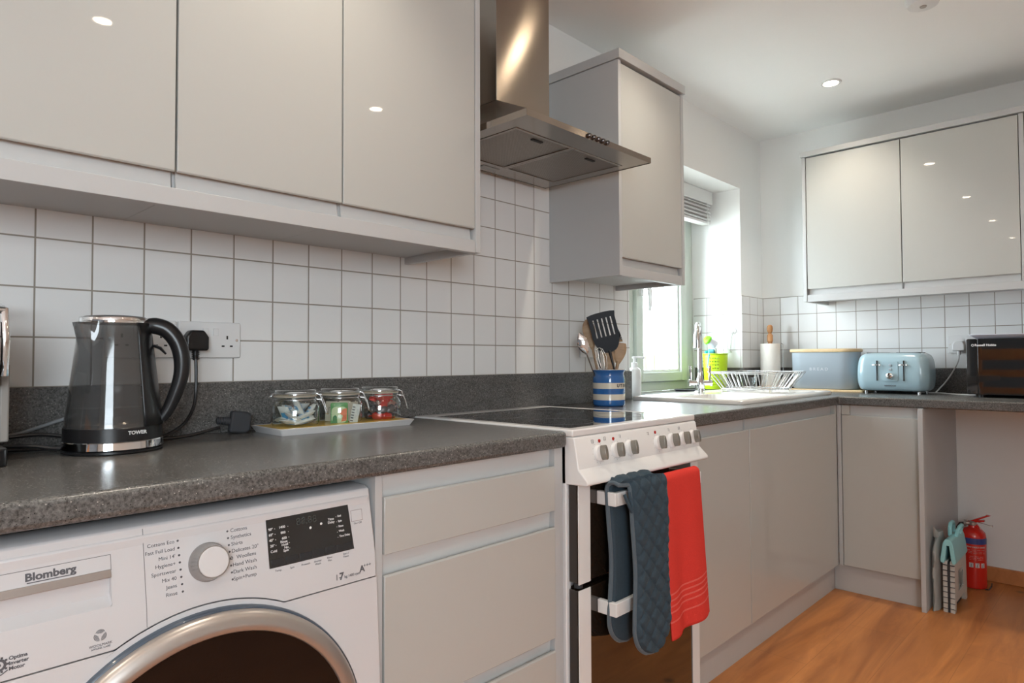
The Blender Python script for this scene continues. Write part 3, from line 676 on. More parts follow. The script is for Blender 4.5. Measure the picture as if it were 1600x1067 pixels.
panel_text(b, 'WOOLMARK', .0047, -.0335, .6838); panel_text(b, 'APPAREL CARE', .0034, -.0335, .6798)
for k in range(3):
    a = R(90+120*k); b.tube([P(.1455+.0018*math.cos(a+q_*.5)*1, .7575+.0018*math.sin(a+q_*.5), -.0002) for q_ in range(5)], .0006, 5)
b.build('wool_emblem', m_print, t)
b = MB()
for s_, x, z in (('90°', .2105, .7879), ('60°', .2105, .7795), ('40°', .2105, .7710), ('30°', .2115, .7623), ('Cold', .2130, .7536), ('1400', .2301, .7884), ('800', .2313, .7796), ('600', .2325, .7708), ('Rinse', .2314, .7655), ('Hold', .2326, .7607), ('No', .2349, .7559), ('Spin', .2338, .7514),
                 ('Time', .3202, .7858), ('Delay', .3202, .7805)): panel_text(b, s_, .0056, x, z, 'CENTER', .0001, 1, .0014)
for s_, z in (('End', .7883), ('Spin', .7800), ('Rinse', .7713), ('Wash', .7632), ('Time Delay', .7546)): panel_text(b, s_, .0050, .3335, z, 'LEFT', .0001, .9, .0014)
for z in (.7879, .7795, .7710, .7623, .7536): b.lathe([(.0006, .0012), (.0006, .0015)], P(.2175, z), 8, '-y'); b.lathe([(.0006, .0012), (.0006, .0015)], P(.2405, z), 8, '-y'); b.lathe([(.0006, .0012), (.0006, .0015)], P(.3305, z), 8, '-y')
b.lathe([(.0022, .0012), (.0022, .0015)], P(.2805, .7785), 12, '-y'); b.lathe([(.0022, .0012), (.0022, .0015)], P(.3010, .7815), 12, '-y')
b.build('display_marks', m_printw, t)
b = MB(); panel_text(b, '88:88', .0165, .2745, .7915, 'CENTER', 0, 1.05, .0012); b.build('display_digits', mat('unlit_digits', (.05, .055, .05), .4, noise=.05), t)
# porthole door
dc = (.105-wx, 0, .430)
b = MB(); b.lathe([(.262, -.265), (.262, -.3095), (.2605, -.3135), (.2575, -.3145), (.250, -.30)], (dc[0], 0, dc[2]), 96, 'y', caps=False)
o = b.build('door_seat', mat('blue_reflection_rim', (.055, .075, .105), .3, coat=.5, noise=.02), t, angle=60)  # bevel's blue reflection put into its colour
b = MB(); b.lathe([(.2575, -.300), (.2580, -.317), (.2565, -.3225), (.2515, -.3275), (.240, -.3335), (.2315, -.3335), (.2290, -.330), (.2285, -.325)], (dc[0], 0, dc[2]), 96, 'y', caps=False)
dr = b.build('door_ring', m_silver, t, angle=70)
b = MB(); b.lathe([(.2287, -.327), (.215, -.3245), (.205, -.318), (.196, -.300), (.150, -.282), (.08, -.272), (.02, -.270)], (dc[0], 0, dc[2]), 96, 'y')
b.build('door_glass', mat('dark_brown_porthole_glass', (.010, .006, .005), .10, spec=.25, coat=.15, noise=.05), dr, angle=80)
b = MB(); b.lathe([(.203, -.309), (.199, -.313), (.193, -.312), (.188, -.305)], (dc[0]-.008, 0, dc[2]-.026), 72, 'y', caps=False); b.build('glass_bowl_rim', mat('bowl_glint', (.15, .13, .115), .2, coat=.6, noise=.1), dr)  # bowl rim as a paler ring, its glint put into the colour
for x in (-.24, .24):
    for y in (-.22, .24): box('foot', (x-.02, y-.02, 0), (x+.02, y+.02, .018), m_black, t)

# ---------------------------------------------------------------- cooker
t = thing('electric_cooker', 'white freestanding electric cooker with black ceramic hob and double oven', 'cooker', (1.26, -.33, 0))
kx, ky = 1.26, -.33
def K(x, y, z): return (x-kx, y-ky, z)
CX0, CX1 = .960, 1.558
b = MB(); b.box(K(CX0, -.615, .02), K(CX0+.018, -.025, .868)); b.box(K(CX1-.018, -.615, .02), K(CX1, -.025, .868)); b.box(K(CX0+.018, -.045, .02), K(CX1-.018, -.025, .868)); b.box(K(CX0+.018, -.60, .02), K(CX1-.018, -.045, .05))
b.box(K(CX0+.018, -.60, .79), K(CX1-.018, -.045, .80)); b.box(K(CX0+.018, -.60, .50), K(CX1-.018, -.045, .51))
b.build('body', m_white, t, .002)
b = MB(); b.slab([CX0-.001-kx, CX0+.034-kx, CX1-.024-kx, CX1+.001-kx], [-.638-ky, -.600-ky, -.075-ky, -.021-ky], lambda i, j: not (i == 1 and j == 1), .874, .8915)
b.build('hob_frame', m_white, t, .004, seg=3)
box('hob_glass', K(CX0+.034, -.600, .876), K(CX1-.024, -.075, .8905), m_bglass, t)
b = MB()
for (x, y, r_) in ((1.12, -.47, .09), (1.40, -.47, .075), (1.12, -.22, .075), (1.40, -.22, .09)): b.lathe([(r_, .8906), (r_, .8909), (r_-.0015, .8909), (r_-.0015, .8906)], K(x, y, 0), 48, caps=False)
b.build('cooking_zone_ring', mat('zone_print', (.10, .10, .10), .3, noise=.02), t)
# fascia with flared lip
prof = [(-.600, .8735), (-.637, .8735), (-.6415, .868), (-.654, .797), (-.680, .772), (-.682, .764), (-.678, .760), (-.600, .757)]
b = MB(); b.prism([(y-ky, z) for y, z in prof], CX0+.0-kx, CX1-kx, 'yz'); b.build('fascia', m_white, t, .003, seg=3)
FYZ = lambda z: -.6415 - (.868-z)*.176
tiltm = math.atan(.176)
kxs = (1.050, 1.123, 1.186, 1.328, 1.400, 1.464, 1.522)
for i, x in enumerate(kxs):
    kn = bpy.data.objects.new('knob', None)
    big = i in (0, 3)
    b = MB(); b.lathe([(.0205, -.002), (.0205, .006), (.0185, .009)], (0, 0, 0), 32, '-y'); k1 = b.build('knob', m_white, t, angle=40)
    k1.location = K(x, FYZ(.828), .828); k1.rotation_euler = (-tiltm, 0, 0)
    b = MB(); b.prism([(.0 + .0065*math.cos(a_), .0185*math.sin(a_)) for a_ in [2*PI*j/20 for j in range(20)]], -.026, -.004, 'xz')
    b.build('grip', m_tick, k1, .002, seg=3)
    b = MB()
    for j in range(12):
        a_ = 2*PI*j/12; rr = .0255 if big else .024
        if abs(math.sin(a_)) < .9 or 1: b.lathe([(.0006, 0), (.0006, .0004)], (rr*math.cos(a_), -.0002, rr*math.sin(a_)), 6, '-y')
    b.build('dial_marks', m_print, k1)
    bpy.data.objects.remove(kn)
b = MB()
for x in (1.058, 1.118, 1.320): b.lathe([(.0045, -.001), (.0045, .0015), (.002, .0022)], K(x, FYZ(.857), .857), 16, '-y')
b.build('indicator_lamp', m_redlamp, t)
b = MB()
for x, z in ((1.030, .858), (1.082, .8605), (1.283, .856), (1.392, .857), (1.452, .858), (1.148, .860)):
    for pa, pb in (((-.004, -.004), (.004, -.004)), ((.004, -.004), (.004, .004)), ((.004, .004), (-.004, .004)), ((-.004, .004), (-.004, -.004)), ((-.002, -.001), (.002, -.001))):
        if x in (1.283, 1.392, 1.148) and pb[1] == -.004: continue
        b.tube([K(x+pa[0], FYZ(z+pa[1])-.0002, z+pa[1]), K(x+pb[0], FYZ(z+pb[1])-.0002, z+pb[1])], .0004, 5)
b.build('dial_symbols', m_print, t)
# upper and lower oven doors
def oven_door(za, zb, hz):
    b = MB(); b.box(K(.968, -.6455, za), K(1.552, -.617, zb)); d = b.build('oven_door', m_bglass2, t, .0015)
    for xa, xb in ((.9665, 1.013), (1.512, 1.5535)): box('door_stile', K(xa, -.6485, za-.002), K(xb, -.6457, zb+.001), m_silver if False else m_wplas, d, .0008)
    b = MB(); yb = -.702; h = .033
    for xa, xb in ((1.043, 1.056), (1.460, 1.473)): b.box(K(xa, yb, hz-h/2), K(xb, -.6455, hz+h/2))
    b.box(K(1.0555, yb, hz-h/2), K(1.4605, yb+.012, hz+h/2)); b.build('oven_handle', m_wplas, d, .0015)
    return d
oven_door(.522, .757, .719)
oven_door(.060, .505, .452)
box('oven_interior', K(.978, -.616, .52), K(1.54, -.605, .762), m_blackm, t)
for x in (.985, 1.535): b = MB(); b.cyl(K(x, -.632, .508), K(x, -.632, .519), .011, 16); b.build('door_hinge', m_rubber, t)
for x in (.99, 1.53):
    for y in (-.58, -.08): b = MB(); b.cyl(K(x, y, 0), K(x, y, .022), .018, 12); b.build('foot', m_black, t)

# double oven glove over the upper handle bar
t = thing('oven_glove', 'slate blue quilted double oven glove over the upper oven handle', 'oven glove', (1.15, -.70, .74))
def glove_path(u):
    """u 0..1 from the hanging back end over the bar to the front end, returns y, z"""
    zt, zb_, zf = .7395, .352, .325; rr = .021; yc = -.6955; L1 = zt-zb_; L2 = PI*rr; L3 = zt-zf; s_ = u*(L1+L2+L3)
    if s_ < L1: return yc+rr - .006*math.sin(PI*min(1, (L1-s_)/L1)), zb_+s_
    if s_ < L1+L2:
        a = (s_-L1)/rr; return yc+rr*math.cos(a), zt+rr*math.sin(a)
    d = s_-L1-L2; return yc-rr-.010*(1-math.exp(-d/.1)), zt-d
TOT = (.7395-.352) + PI*.021 + (.7395-.325)
def glove_pt(u, v, off):
    y, z = glove_path(u); y2, z2 = glove_path(min(1, u+.002)); y1, z1 = glove_path(max(0, u-.002)); tn = Vector((0, y2-y1, z2-z1)).normalized(); nn = Vector((0, -tn.z, tn.y)) * -1
    s_ = u*TOT; e = min(s_, TOT-s_); W = .082
    half = W * math.sqrt(max(0, 1-(1-min(1, e/.080))**2))*(1 - .10*math.exp(-((e-.21)/.09)**2))
    if e < .0005: half = .004
    xx = 1.153 + (.012 if u > .5 else -.014)*1 + (-.012 if u <= .5 else 0) + (2*v-1)*half
    # quilting: diagonal stitched grid
    a_, c_ = (s_ + (2*v-1)*half), (s_ - (2*v-1)*half); P_ = .050
    qa = abs(math.sin(PI*a_/P_)); qc = abs(math.sin(PI*c_/P_)); puff = .0095*min(1, (min(qa, qc)*1.3))**.42
    edge = min(1, (1-abs(2*v-1))*half/.012)
    return Vector((xx-1.15, y+.70, z-.74)) + nn*off*(.006*edge + (puff*edge if off > 0 else .001*edge)) * 1
nu, nv = 260, 52
b = MB(); bm = b.bm
A = [[bm.verts.new(glove_pt(i/nu, j/nv, 1)) for j in range(nv+1)] for i in range(nu+1)]
B_ = [[bm.verts.new(glove_pt(i/nu, j/nv, -1)) for j in range(nv+1)] for i in range(nu+1)]
for i in range(nu):
    for j in range(nv): bm.faces.new((A[i][j], A[i+1][j], A[i+1][j+1], A[i][j+1])); bm.faces.new((B_[i][j], B_[i][j+1], B_[i+1][j+1], B_[i+1][j]))
    bm.faces.new((A[i][0], B_[i][0], B_[i+1][0], A[i+1][0])); bm.faces.new((A[i][nv], A[i+1][nv], B_[i+1][nv], B_[i][nv]))
for i in (0, nu):
    for j in range(nv): bm.faces.new((A[i][j], A[i][j+1], B_[i][j+1], B_[i][j]) if i == 0 else (A[i][j+1], A[i][j], B_[i][j], B_[i][j+1]))
b._fin(0); b.build('quilted_pad', m_mitt, t, angle=80)
b = MB()
for v in (0, 1): b.tube([glove_pt(i/140, v, 0) for i in range(141)], .0052, 8)
for u in (0, 1): b.tube([glove_pt(u, v/6, 0) for v in range(7)], .0052, 8)
b.build('edge_binding', mat('slate_binding', (.085, .115, .14), .85, sheen=.2, noise=.1), t)
b = MB(); b.tube([(-.098, -.022, -.006), (-.092, -.030, -.030), (-.084, -.033, -.048), (-.078, -.030, -.030), (-.075, -.020, -.004)], .0042, 8); b.build('hanging_loop', m_mitt, t)

# red towel on the same bar
t = thing('tea_towel', 'red terry tea towel with pink stripes over the upper oven handle', 'towel', (1.345, -.70, .74))
def tow_pt(u, v):
    zt, zb_, zf = .7385, .40, .332; rr = .0135; yc = -.6955; L1 = zt-zb_; L2 = PI*rr; L3 = zt-zf; s_ = u*(L1+L2+L3)
    if s_ < L1: y, z, dd = yc+rr, zb_+s_, 0
    elif s_ < L1+L2: a = (s_-L1)/rr; y, z, dd = yc+rr*math.cos(a), zt+rr*math.sin(a), 0
    else: dd = s_-L1-L2; y, z = yc-rr, zt-dd
    k = dd/L3; x = 1.237 + (1.448-1.237)*v + k*(.025*v + .012*(1-v)) + .006*k*math.sin(9*v)
    y -= .010*k + .016*k*(.5+.5*math.sin(2*PI*(v*1.55+.12))) ; z += -.016*k*math.sin(PI*v*1.0)*0 + .012*k*(v-.5)
    return Vector((x-1.345, y+.70, z-.74))
b = MB(); b.sheet(tow_pt, 110, 40)
for f in b.bm.faces:
    c_ = f.calc_center_median(); 
o = b.build('cloth', m_red, t, angle=80, thick=.0045)
nt = m_red.node_tree; bs = nt.nodes['Principled BSDF']; tc = nt.nodes.new('ShaderNodeTexCoord'); sp = nt.nodes.new('ShaderNodeSeparateXYZ'); nt.links.new(tc.outputs['Object'], sp.inputs[0])
acc = None
zz = math_node(nt, 'SUBTRACT', sp.outputs[2], math_node(nt, 'MULTIPLY', sp.outputs[0], .055))
for zc in (-.292, -.307, -.322, -.337, -.362):
    d_ = math_node(nt, 'LESS_THAN', math_node(nt, 'ABSOLUTE', math_node(nt, 'SUBTRACT', zz, zc)), .0022); acc = d_ if acc is None else math_node(nt, 'MAXIMUM', acc, d_)
old = bs.inputs['Base Color'].links[0].from_socket; mx = nt.nodes.new('ShaderNodeMix'); mx.data_type = 'RGBA'; mx.inputs[7].default_value = (.78, .17, .14, 1)
nt.links.new(math_node(nt, 'MULTIPLY', acc, .7), mx.inputs[0]); nt.links.new(old, mx.inputs[6]); nt.links.new(mx.outputs[2], bs.inputs['Base Color'])

# ---------------------------------------------------------------- extractor hood
t = thing('extractor_hood', 'brushed steel chimney extractor hood above the cooker', 'extractor hood', (1.262, -.26, 1.70))
hx, hy, hz = 1.262, -.26, 1.70
HX0, HX1, HY0, HY1 = .962, 1.562, -.49, -.035
def H(x, y, z): return (x-hx, y-hy, z-hz)
b = MB()
r0 = [H(HX0, HY0, 1.718), H(HX1, HY0, 1.718), H(HX1, HY1, 1.718), H(HX0, HY1, 1.718)]
r1 = [H(1.136, -.205, 1.868), H(1.388, -.205, 1.868), H(1.388, HY1, 1.868), H(1.136, HY1, 1.868)]
b.loft([r0, r1]); b.build('canopy', m_steelh, t, .0015)
b = MB(); b.slab([HX0-hx, HX0+.0015-hx, HX1-.0015-hx, HX1-hx], [HY0-hy, HY0+.0015-hy, HY1-.0015-hy, HY1-hy], lambda i, j: not (i == 1 and j == 1), 0, .018)
b.build('rim', m_steelh, t)
b = MB(); b.slab([HX0+.0015-hx, 1.012-hx, 1.524-hx, HX1-.0015-hx], [HY0+.0015-hy, -.405-hy, -.105-hy, HY1-.0015-hy], lambda i, j: not (i == 1 and j == 1), .0015, .006); b.build('underside', m_steelh, t)
m_filt = bpy.data.materials.new('filter_mesh'); m_filt.use_nodes = True; nt = m_filt.node_tree; bs = nt.nodes['Principled BSDF']; bs.inputs['Metallic'].default_value = .85; bs.inputs['Roughness'].default_value = .45
g = nt.nodes.new('ShaderNodeNewGeometry'); ck = nt.nodes.new('ShaderNodeTexChecker'); ck.inputs['Scale'].default_value = 420; ck.inputs['Color1'].default_value = (.20, .18, .155, 1); ck.inputs['Color2'].default_value = (.40, .36, .32, 1)
nt.links.new(g.outputs['Position'], ck.inputs[0]); nt.links.new(ck.outputs[0], bs.inputs['Base Color'])
for xa, xb in ((1.012, 1.2675), (1.2685, 1.524)):
    f = MB(); f.slab([xa-hx, xa+.010-hx, xb-.010-hx, xb-hx], [-.405-hy, -.395-hy, -.115-hy, -.105-hy], lambda i, j: not (i == 1 and j == 1), .0, .006)
    fo = f.build('grease_filter', m_steel, t, .001); box('filter_mesh', (xa+.010-hx, -.395-hy, .003), (xb-.010-hx, -.115-hy, .006), m_filt, fo)
    mx_ = (xa+xb)/2; f = MB(); f.box((mx_-.022-hx, -.372-hy, .0), (mx_+.022-hx, -.362-hy, .004)); f.build('filter_latch', m_blackm, fo)
b = MB(); b.box(H(1.136, -.205, 1.868), H(1.388, -.007, CZ-.001)); b.build('chimney', m_steel, t, .0012)
for k in range(5):
    b = MB(); b.lathe([(.0070, 0), (.0070, .006), (.0050, .0085)], H(1.228+k*.0222, HY0, 1.7095), 16, '-y'); b.build('push_button', m_blackm if False else mat('dark_chrome', (.10, .09, .09), .15, metal=.8, noise=.02) if 'dark_chrome' not in bpy.data.materials else bpy.data.materials['dark_chrome'], t)
b = MB(); b.box(H(1.195, -.105+.02, 1.7013-.002), H(1.27, -.105+.045, 1.7013)); b.build('lamp_cover', mat('frosted_lamp_cover', (.35, .35, .33), .3, noise=.02), t)

# ---------------------------------------------------------------- kettle
t = thing('kettle', 'smoky grey see-through cordless kettle with black handle', 'kettle', (.100, -.178, WT))
b = MB(); b.lathe([(.082, 0), (.086, .002), (.086, .006), (.080, .0085)], seg=64); b.build('power_base', m_black, t)
b = MB(); b.lathe([(.0845, .0075), (.0870, .009), (.0860, .022), (.0845, .0235)], seg=64); b.build('chrome_band', m_chrome, t)
b = MB(); b.lathe([(.0845, .0235), (.0840, .048), (.0825, .050)], seg=64); b.build('black_band', m_black, t)
def body_r(z): k = (z-.048)/(.250-.048); return .0835*(1-k)+.0600*k
b = MB(); N = 64; rings = []
for z in [.048, .08, .12, .16, .182, .20, .22, .236, .246, .250]:
    ring = []
    for i in range(N):
        a = 2*PI*i/N; r_ = body_r(z); da = (a - R(205) + PI) % (2*PI) - PI       # spout points to the left of the picture
        k = max(0, 1-abs(da)/R(24))*max(0, (z-.185)/.065)
        r_ += .030*k**1.0
        zz = z + (.0 if z < .249 else -.004*k)
        ring.append(Vector((r_*math.cos(a), r_*math.sin(a), zz)))
    rings.append(ring)
b.loft(rings, cap=False); b.build('jug', m_smoke, t, angle=60)
b = MB(); b.lathe([(.0800, .050), (.0800, .056), (.076, .060)], seg=48); b.build('heating_plate', m_steel, t)
b = MB(); b.lathe([(.0795, .0601), (.0765, .086), (.0760, .0862)], seg=48); b.build('water', glass_mat('water', (.80, .81, .80)), t)
b = MB(); b.lathe([(.0600, .2485), (.0590, .2585), (.050, .2615), (.030, .2635), (.012, .264)], seg=64); lid = b.build('lid', m_black, t)
b = MB(); b.lathe([(.0605, .2475), (.0607, .249), (.0597, .2572), (.0585, .2590)], seg=64, caps=False); b.build('lid_ring', m_chrome, lid)
# handle on the right, in the direction of the picture's right
hd_ = Vector((math.cos(R(-25)), math.sin(R(-25)), 0)); hp = lambda d, z: (hd_.x*d, hd_.y*d, z)
b = MB(); b.tube([hp(.052, .243), hp(.070, .2445), hp(.092, .236), hp(.110, .212), hp(.1185, .180), hp(.1175, .145), hp(.108, .110), hp(.095, .078), hp(.082, .058)], [.012, .0145, .0145, .0140, .0135, .0125, .0115, .010, .009], 14, flat=1.15, sm=5)
b.build('handle', m_black, t)
b = MB()
def spine(u, v):
    z = .0495 + v*.199; a = R(-25) + R(-43+86*u); r_ = body_r(z) + .0016; return Vector((r_*math.cos(a), r_*math.sin(a), z))
b.sheet(spine, 16, 8); b.build('handle_spine', m_black, t, angle=80, thick=.0015)
b = MB(); b.tube([hp(.068, .205), hp(.080, .200), hp(.090, .188)], [.006, .007, .004], 8, flat=.5); b.build('switch', m_black, t)
cd = Vector((math.cos(R(-78)), math.sin(R(-78)), 0))
b = MB(); b.text('TOWER', .0092, Vector((0, 0, 0)), FY, 'CENTER', .0002, .0003, 1.05)
o = b.build('maker_name', m_printw, t); o.location = (cd.x*.0848, cd.y*.0848, .0395); o.rotation_euler = (0, 0, R(-78+90))
b = MB()
for k, z in enumerate((.19, .172, .150, .128, .105)):
    a0 = R(-70)
    for q in range(2 + (k % 2)*2): a = a0 + q*.035; r_ = body_r(z)+.0004; b.tube([(r_*math.cos(a), r_*math.sin(a), z), (r_*math.cos(a+.022), r_*math.sin(a+.022), z)], .0007, 5)
b.build('level_marks', m_print, t)

# coffee machine, only its right side in the picture
t = thing('coffee_machine', 'edge of a black and grey coffee machine at the left border', 'coffee machine', (-.165, -.16, WT))
b = MB(); b.prism(rrect(-.085, .085, -.12, .12, .02), .0, .03, 'xy'); b.build('base', m_black, t, .003)
b = MB(); b.box((-.075, .02, .03), (.083, .12, .165)); b.build('tank', m_silver, t, .006, seg=3)
b = MB(); b.prism([(-.10, .135), (-.115, .165), (-.11, .215), (-.08, .245), (.10, .25), (.118, .22), (.118, .135)], -.072, .072, 'yz'); b.build('head', m_black, t, .008, seg=3)
b = MB(); b.tube([(.079, -.10, .15), (.0805, -.10, .21), (.081, -.08, .262), (.081, .02, .280), (.081, .10, .27)], .006, 10); b.tube([(-.079, -.10, .15), (-.0805, -.10, .21), (-.081, -.08, .262), (-.081, .02, .280), (-.081, .10, .27)], .006, 10)
b.tube([(-.081, -.08, .262), (0, -.085, .266), (.081, -.08, .262)], .006, 10); b.build('lever', m_chrome, t)
b = MB(); b.box((.080, -.055, .035), (.094, .055, .170)); b.build('side_panel', mat('warm_grey_plastic', (.30, .28, .26), .4, noise=.02), t, .003)

# ---------------------------------------------------------------- sockets, plugs and cables
def socket(label, loc, rz, group=None):
    """double wall socket centred on loc, its face towards local -y"""
    t = thing('wall_socket', label, 'socket', loc, rz, group)
    b = MB(); b.prism(rrect(-.073, .073, -.043, .043, .004), -.0095, 0, 'xz'); b.build('face_plate', m_wplas, t, .002, seg=3)
    for sx in (-.012, .012):
        b = MB(); b.prism([(-.0060, -.0085), (.0060, -.0085), (.0060, .0085), (-.0060, .0085)], -.0125, -.009, 'xz'); o = b.build('rocker_switch', m_wplas, t, .0006); o.location = (sx, 0, .019)
    b = MB()
    for sx in (-.040, .040):
        b.box((sx-.002, -.0098, .002), (sx+.002, -.0090, .0105)); b.box((sx-.0135, -.0098, -.0165), (sx-.0065, -.0090, -.0128)); b.box((sx+.0065, -.0098, -.0165), (sx+.0135, -.0090, -.0128))
    b.build('pin_slots', m_blackm, t)
    b = MB()
    for sx in (-.0635, .0635): b.lathe([(.0032, .009), (.0032, .0101)], (sx, 0, 0), 14, '-y')
    b.build('screws', m_chrome, t)
    return t
def plug(label, loc, rz, m, tilt=0):
    t = thing('mains_plug', label, 'plug', loc, rz)
    if tilt: t.rotation_euler = (tilt, 0, rz)
    b = MB(); b.prism([(-.0245, -.022), (.0245, -.022), (.0260, -.016), (.0260, .010), (.015, .026), (-.015, .026), (-.0260, .010), (-.0260, -.016)], -.030, 0, 'xz'); b.build('plug_body', m, t, .005, seg=3)
    b = MB(); b.lathe([(.0075, 0), (.0060, -.022)], (0, -.014, -.022), 12)
    for k in range(4): b.lathe([(.0085, -.003-k*.005), (.0085, -.005-k*.005)], (0, -.014, -.022), 12)
    b.build('cord_grip', m, t)
    return t
socket('white double wall socket directly right of the kettle handle', (.349, -T, 1.1125), 0)
socket('white double wall socket half hidden behind the kettle', (.198, -T, 1.1125), 0)
plug('black mains plug in the socket right of the kettle', (.309, -T-.0095, 1.108), 0, m_black)
b = MB(); b.tube([(.309, -.032, 1.066), (.309, -.034, 1.03), (.308, -.036, .99), (.300, -.045, .955), (.278, -.060, .925), (.245, -.080, .9065), (.20, -.095, .8935), (.17, -.10, .8925)], .0038, 8, sm=5)
tag(b.build('power_cord', m_black), 'black cord running from the wall plug down behind the kettle', 'cord')
# loose plug lying on the worktop by the upstand
t = thing('mains_plug', 'loose black mains plug leaning on the upstand beside the jars', 'plug', (.402, -.048, .914), R(0))
t.rotation_euler = (R(10), R(98), R(2))
b = MB(); b.prism([(-.0245, -.022), (.0245, -.022), (.0260, -.016), (.0260, .014), (.018, .026), (-.018, .026), (-.0260, .014), (-.0260, -.016)], -.024, 0, 'xz'); b.build('plug_body', m_rubber, t, .005, seg=3)
b = MB(); b.lathe([(.009, 0), (.0065, -.030)], (0, -.012, -.022), 12)
for k in range(5): b.lathe([(.0095, -.003-k*.0055), (.0095, -.0055-k*.0055)], (0, -.012, -.022), 12)
b.build('cord_grip', m_rubber, t)
b = MB()
for q, (px_, pz_) in enumerate(((0, .012), (-.011, -.008), (.011, -.008))): b.box((px_-.0028, 0, pz_-.002), (px_+.0028, .017, pz_+.002))
b.build('pins', m_chrome, t)
b = MB(); b.tube([(.352, -.062, .905), (.325, -.070, .901), (.29, -.078, .8955), (.25, -.085, .8925), (.205, -.090, .8925)], .0038, 8, sm=5); tag(b.build('power_cord', m_black), 'black cord of the loose plug running behind the kettle', 'cord')
b = MB(); b.tube([(-.068, -.04, .915), (-.03, -.035, .92), (.0, -.03, .928), (.04, -.025, .94), (.075, -.025, .952)], .0036, 8, sm=5); tag(b.build('power_cord', m_greyc), 'grey cable against the upstand between coffee machine and kettle', 'cord')
b = MB(); b.tube([(-.075, -.06, .912), (-.04, -.06, .917), (.0, -.062, .918), (.03, -.068, .914), (.06, -.08, .905)], .0038, 8, sm=5); tag(b.build('power_cord', m_black), 'upper black cable between coffee machine and kettle', 'cord')
b = MB(); b.tube([(-.078, -.10, .903), (-.05, -.105, .9035), (-.02, -.115, .902), (.005, -.125, .897), (.03, -.13, .8925), (.05, -.13, .8925)], .0038, 8, sm=5); tag(b.build('power_cord', m_black), 'lower black cable curling off the worktop left of the kettle', 'cord')
b = MB(); b.tube([(-.078, -.07, .8925), (-.04, -.075, .8925), (.0, -.09, .8925), (.03, -.095, .8925)], .0038, 8, sm=5); tag(b.build('power_cord', m_black), 'black cable lying flat on the worktop left of the kettle', 'cord')

# ---------------------------------------------------------------- tray with three clip-top jars
TY = -.135
t = thing('serving_tray', 'white oblong tray with yellow glazed inside under three glass jars', 'tray', (.620, TY, WT), R(-1))
b = MB()
def ring(hx_, hy_, z): return [Vector((x, y, z)) for x, y in rrect(-hx_, hx_, -hy_, hy_, .004, 2)]
b.loft([ring(.181, .071, 0), ring(.190, .080, .0155), ring(.186, .0765, .0165), ring(.182, .073, .0155), ring(.168, .058, .004), ring(.02, .01, .0035)])
o = b.build('rim', [m_white], t, angle=50)
b = MB(); b.loft([ring(.1815, .0725, .0156), ring(.168, .058, .0046), ring(.02, .01, .0042)], cap=True); b.build('yellow_glaze', m_yellow, t, angle=50)['label'] = 'yellow glazed inside of the tray'
def jar(label, x, y, rot):
    t = thing('clip_top_jar', label, 'jar', (x, y, WT+.0055), rot, 'clip-top jars on the tray')
    b = MB(); b.lathe([(.044, 0), (.054, .004), (.0575, .014), (.0575, .056), (.052, .067), (.0485, .072), (.0505, .077), (.0505, .080), (.046, .080), (.046, .072), (.049, .066), (.0545, .055), (.0545, .014), (.051, .007), (.02, .005)], seg=48, caps=True)
    b.build('glass_body', m_glass, t, angle=60)
    b = MB(); b.lathe([(.0505, .0835), (.0505, .092), (.048, .0965), (.040, .0975), (.02, .0965)], seg=48, caps=False); b.lathe([(.045, .0835), (.045, .090), (.02, .092)], seg=48, caps=False); b.build('glass_lid', m_glass, t, angle=60)
    b = MB(); b.lathe([(.0475, .0802), (.0512, .0802), (.0512, .0833), (.0475, .0833), (.0475, .0802)], seg=48, caps=False); b.build('rubber_seal', mat('seal', (.42, .36, .28), .6, noise=.05), t)
    b = MB(); w_ = .0013
    b.tube([(.0518*math.cos(2*PI*i/40), .0518*math.sin(2*PI*i/40), .074) for i in range(40)], w_, 6, closed=True)
    b.tube([(.0522*math.cos(2*PI*i/40), .0522*math.sin(2*PI*i/40), .088) for i in range(40)], w_, 6, closed=True)
    for s_ in (-1, 1):
        b.tube([(.052, .012*s_, .088), (.060, .011*s_, .084), (.0625, .010*s_, .074), (.058, .009*s_, .066)], w_, 6)
        b.tube([(.053, .015*s_, .074), (.064, .014*s_, .072), (.069, .012*s_, .060), (.0745, .010*s_, .040)], w_, 6)
    b.tube([(.0745, -.010, .040), (.0775, 0, .036), (.0745, .010, .040)], w_, 6)
    b.tube([(-.052, -.012, .088), (-.060, -.011, .080), (-.060, .011, .080), (-.052, .012, .088)], w_, 6)
    b.build('wire_clasp', m_wire, t)
    return t
JX = (.510, .634, .757); JY = -.128
jar('clip-top glass jar nearest the kettle, holding white milk sachets', JX[0], JY, R(-38))
jar('middle clip-top glass jar on the tray, holding tea bags and a green packet', JX[1], JY, R(-38))
jar('clip-top glass jar nearest the hob, holding wrapped chocolates', JX[2], JY, R(-38))
m_milk = mat('milk_sachet_paper', (.72, .72, .70), .5, noise=.03); m_mblue = mat('blue_print', (.10, .35, .60), .5, noise=.05)
def sachet(x, y, z, rx, ry, rz, hl, mats, nm, label, cat, grp, wd=.0085, th=.003, stripe=True):
    b = MB(); n_ = 8; rings = []
    for i in range(n_+1):
        u = i/n_*2-1; e = 1-abs(u)**6; rings.append([Vector((u*hl, wd*math.cos(a), (th*e+.0004)*math.sin(a))) for a in [2*PI*k/10 for k in range(10)]])
    b.loft(rings)
    if stripe:
        b.mat(1); b.box((-hl*.55, -wd*.55, th*.85), (hl*.1, wd*.35, th*1.12)); b.box((hl*.3, -wd*.6, th*.7), (hl*.5, wd*.6, th*1.1)); b.box((-hl*.4, -wd*.5, -th*1.12), (hl*.3, wd*.5, -th*.85))
    o = b.build(nm, mats, None, angle=60); o.location = (x, y, z); o.rotation_euler = (rx, ry, rz)
    return tag(o, label, cat, grp)
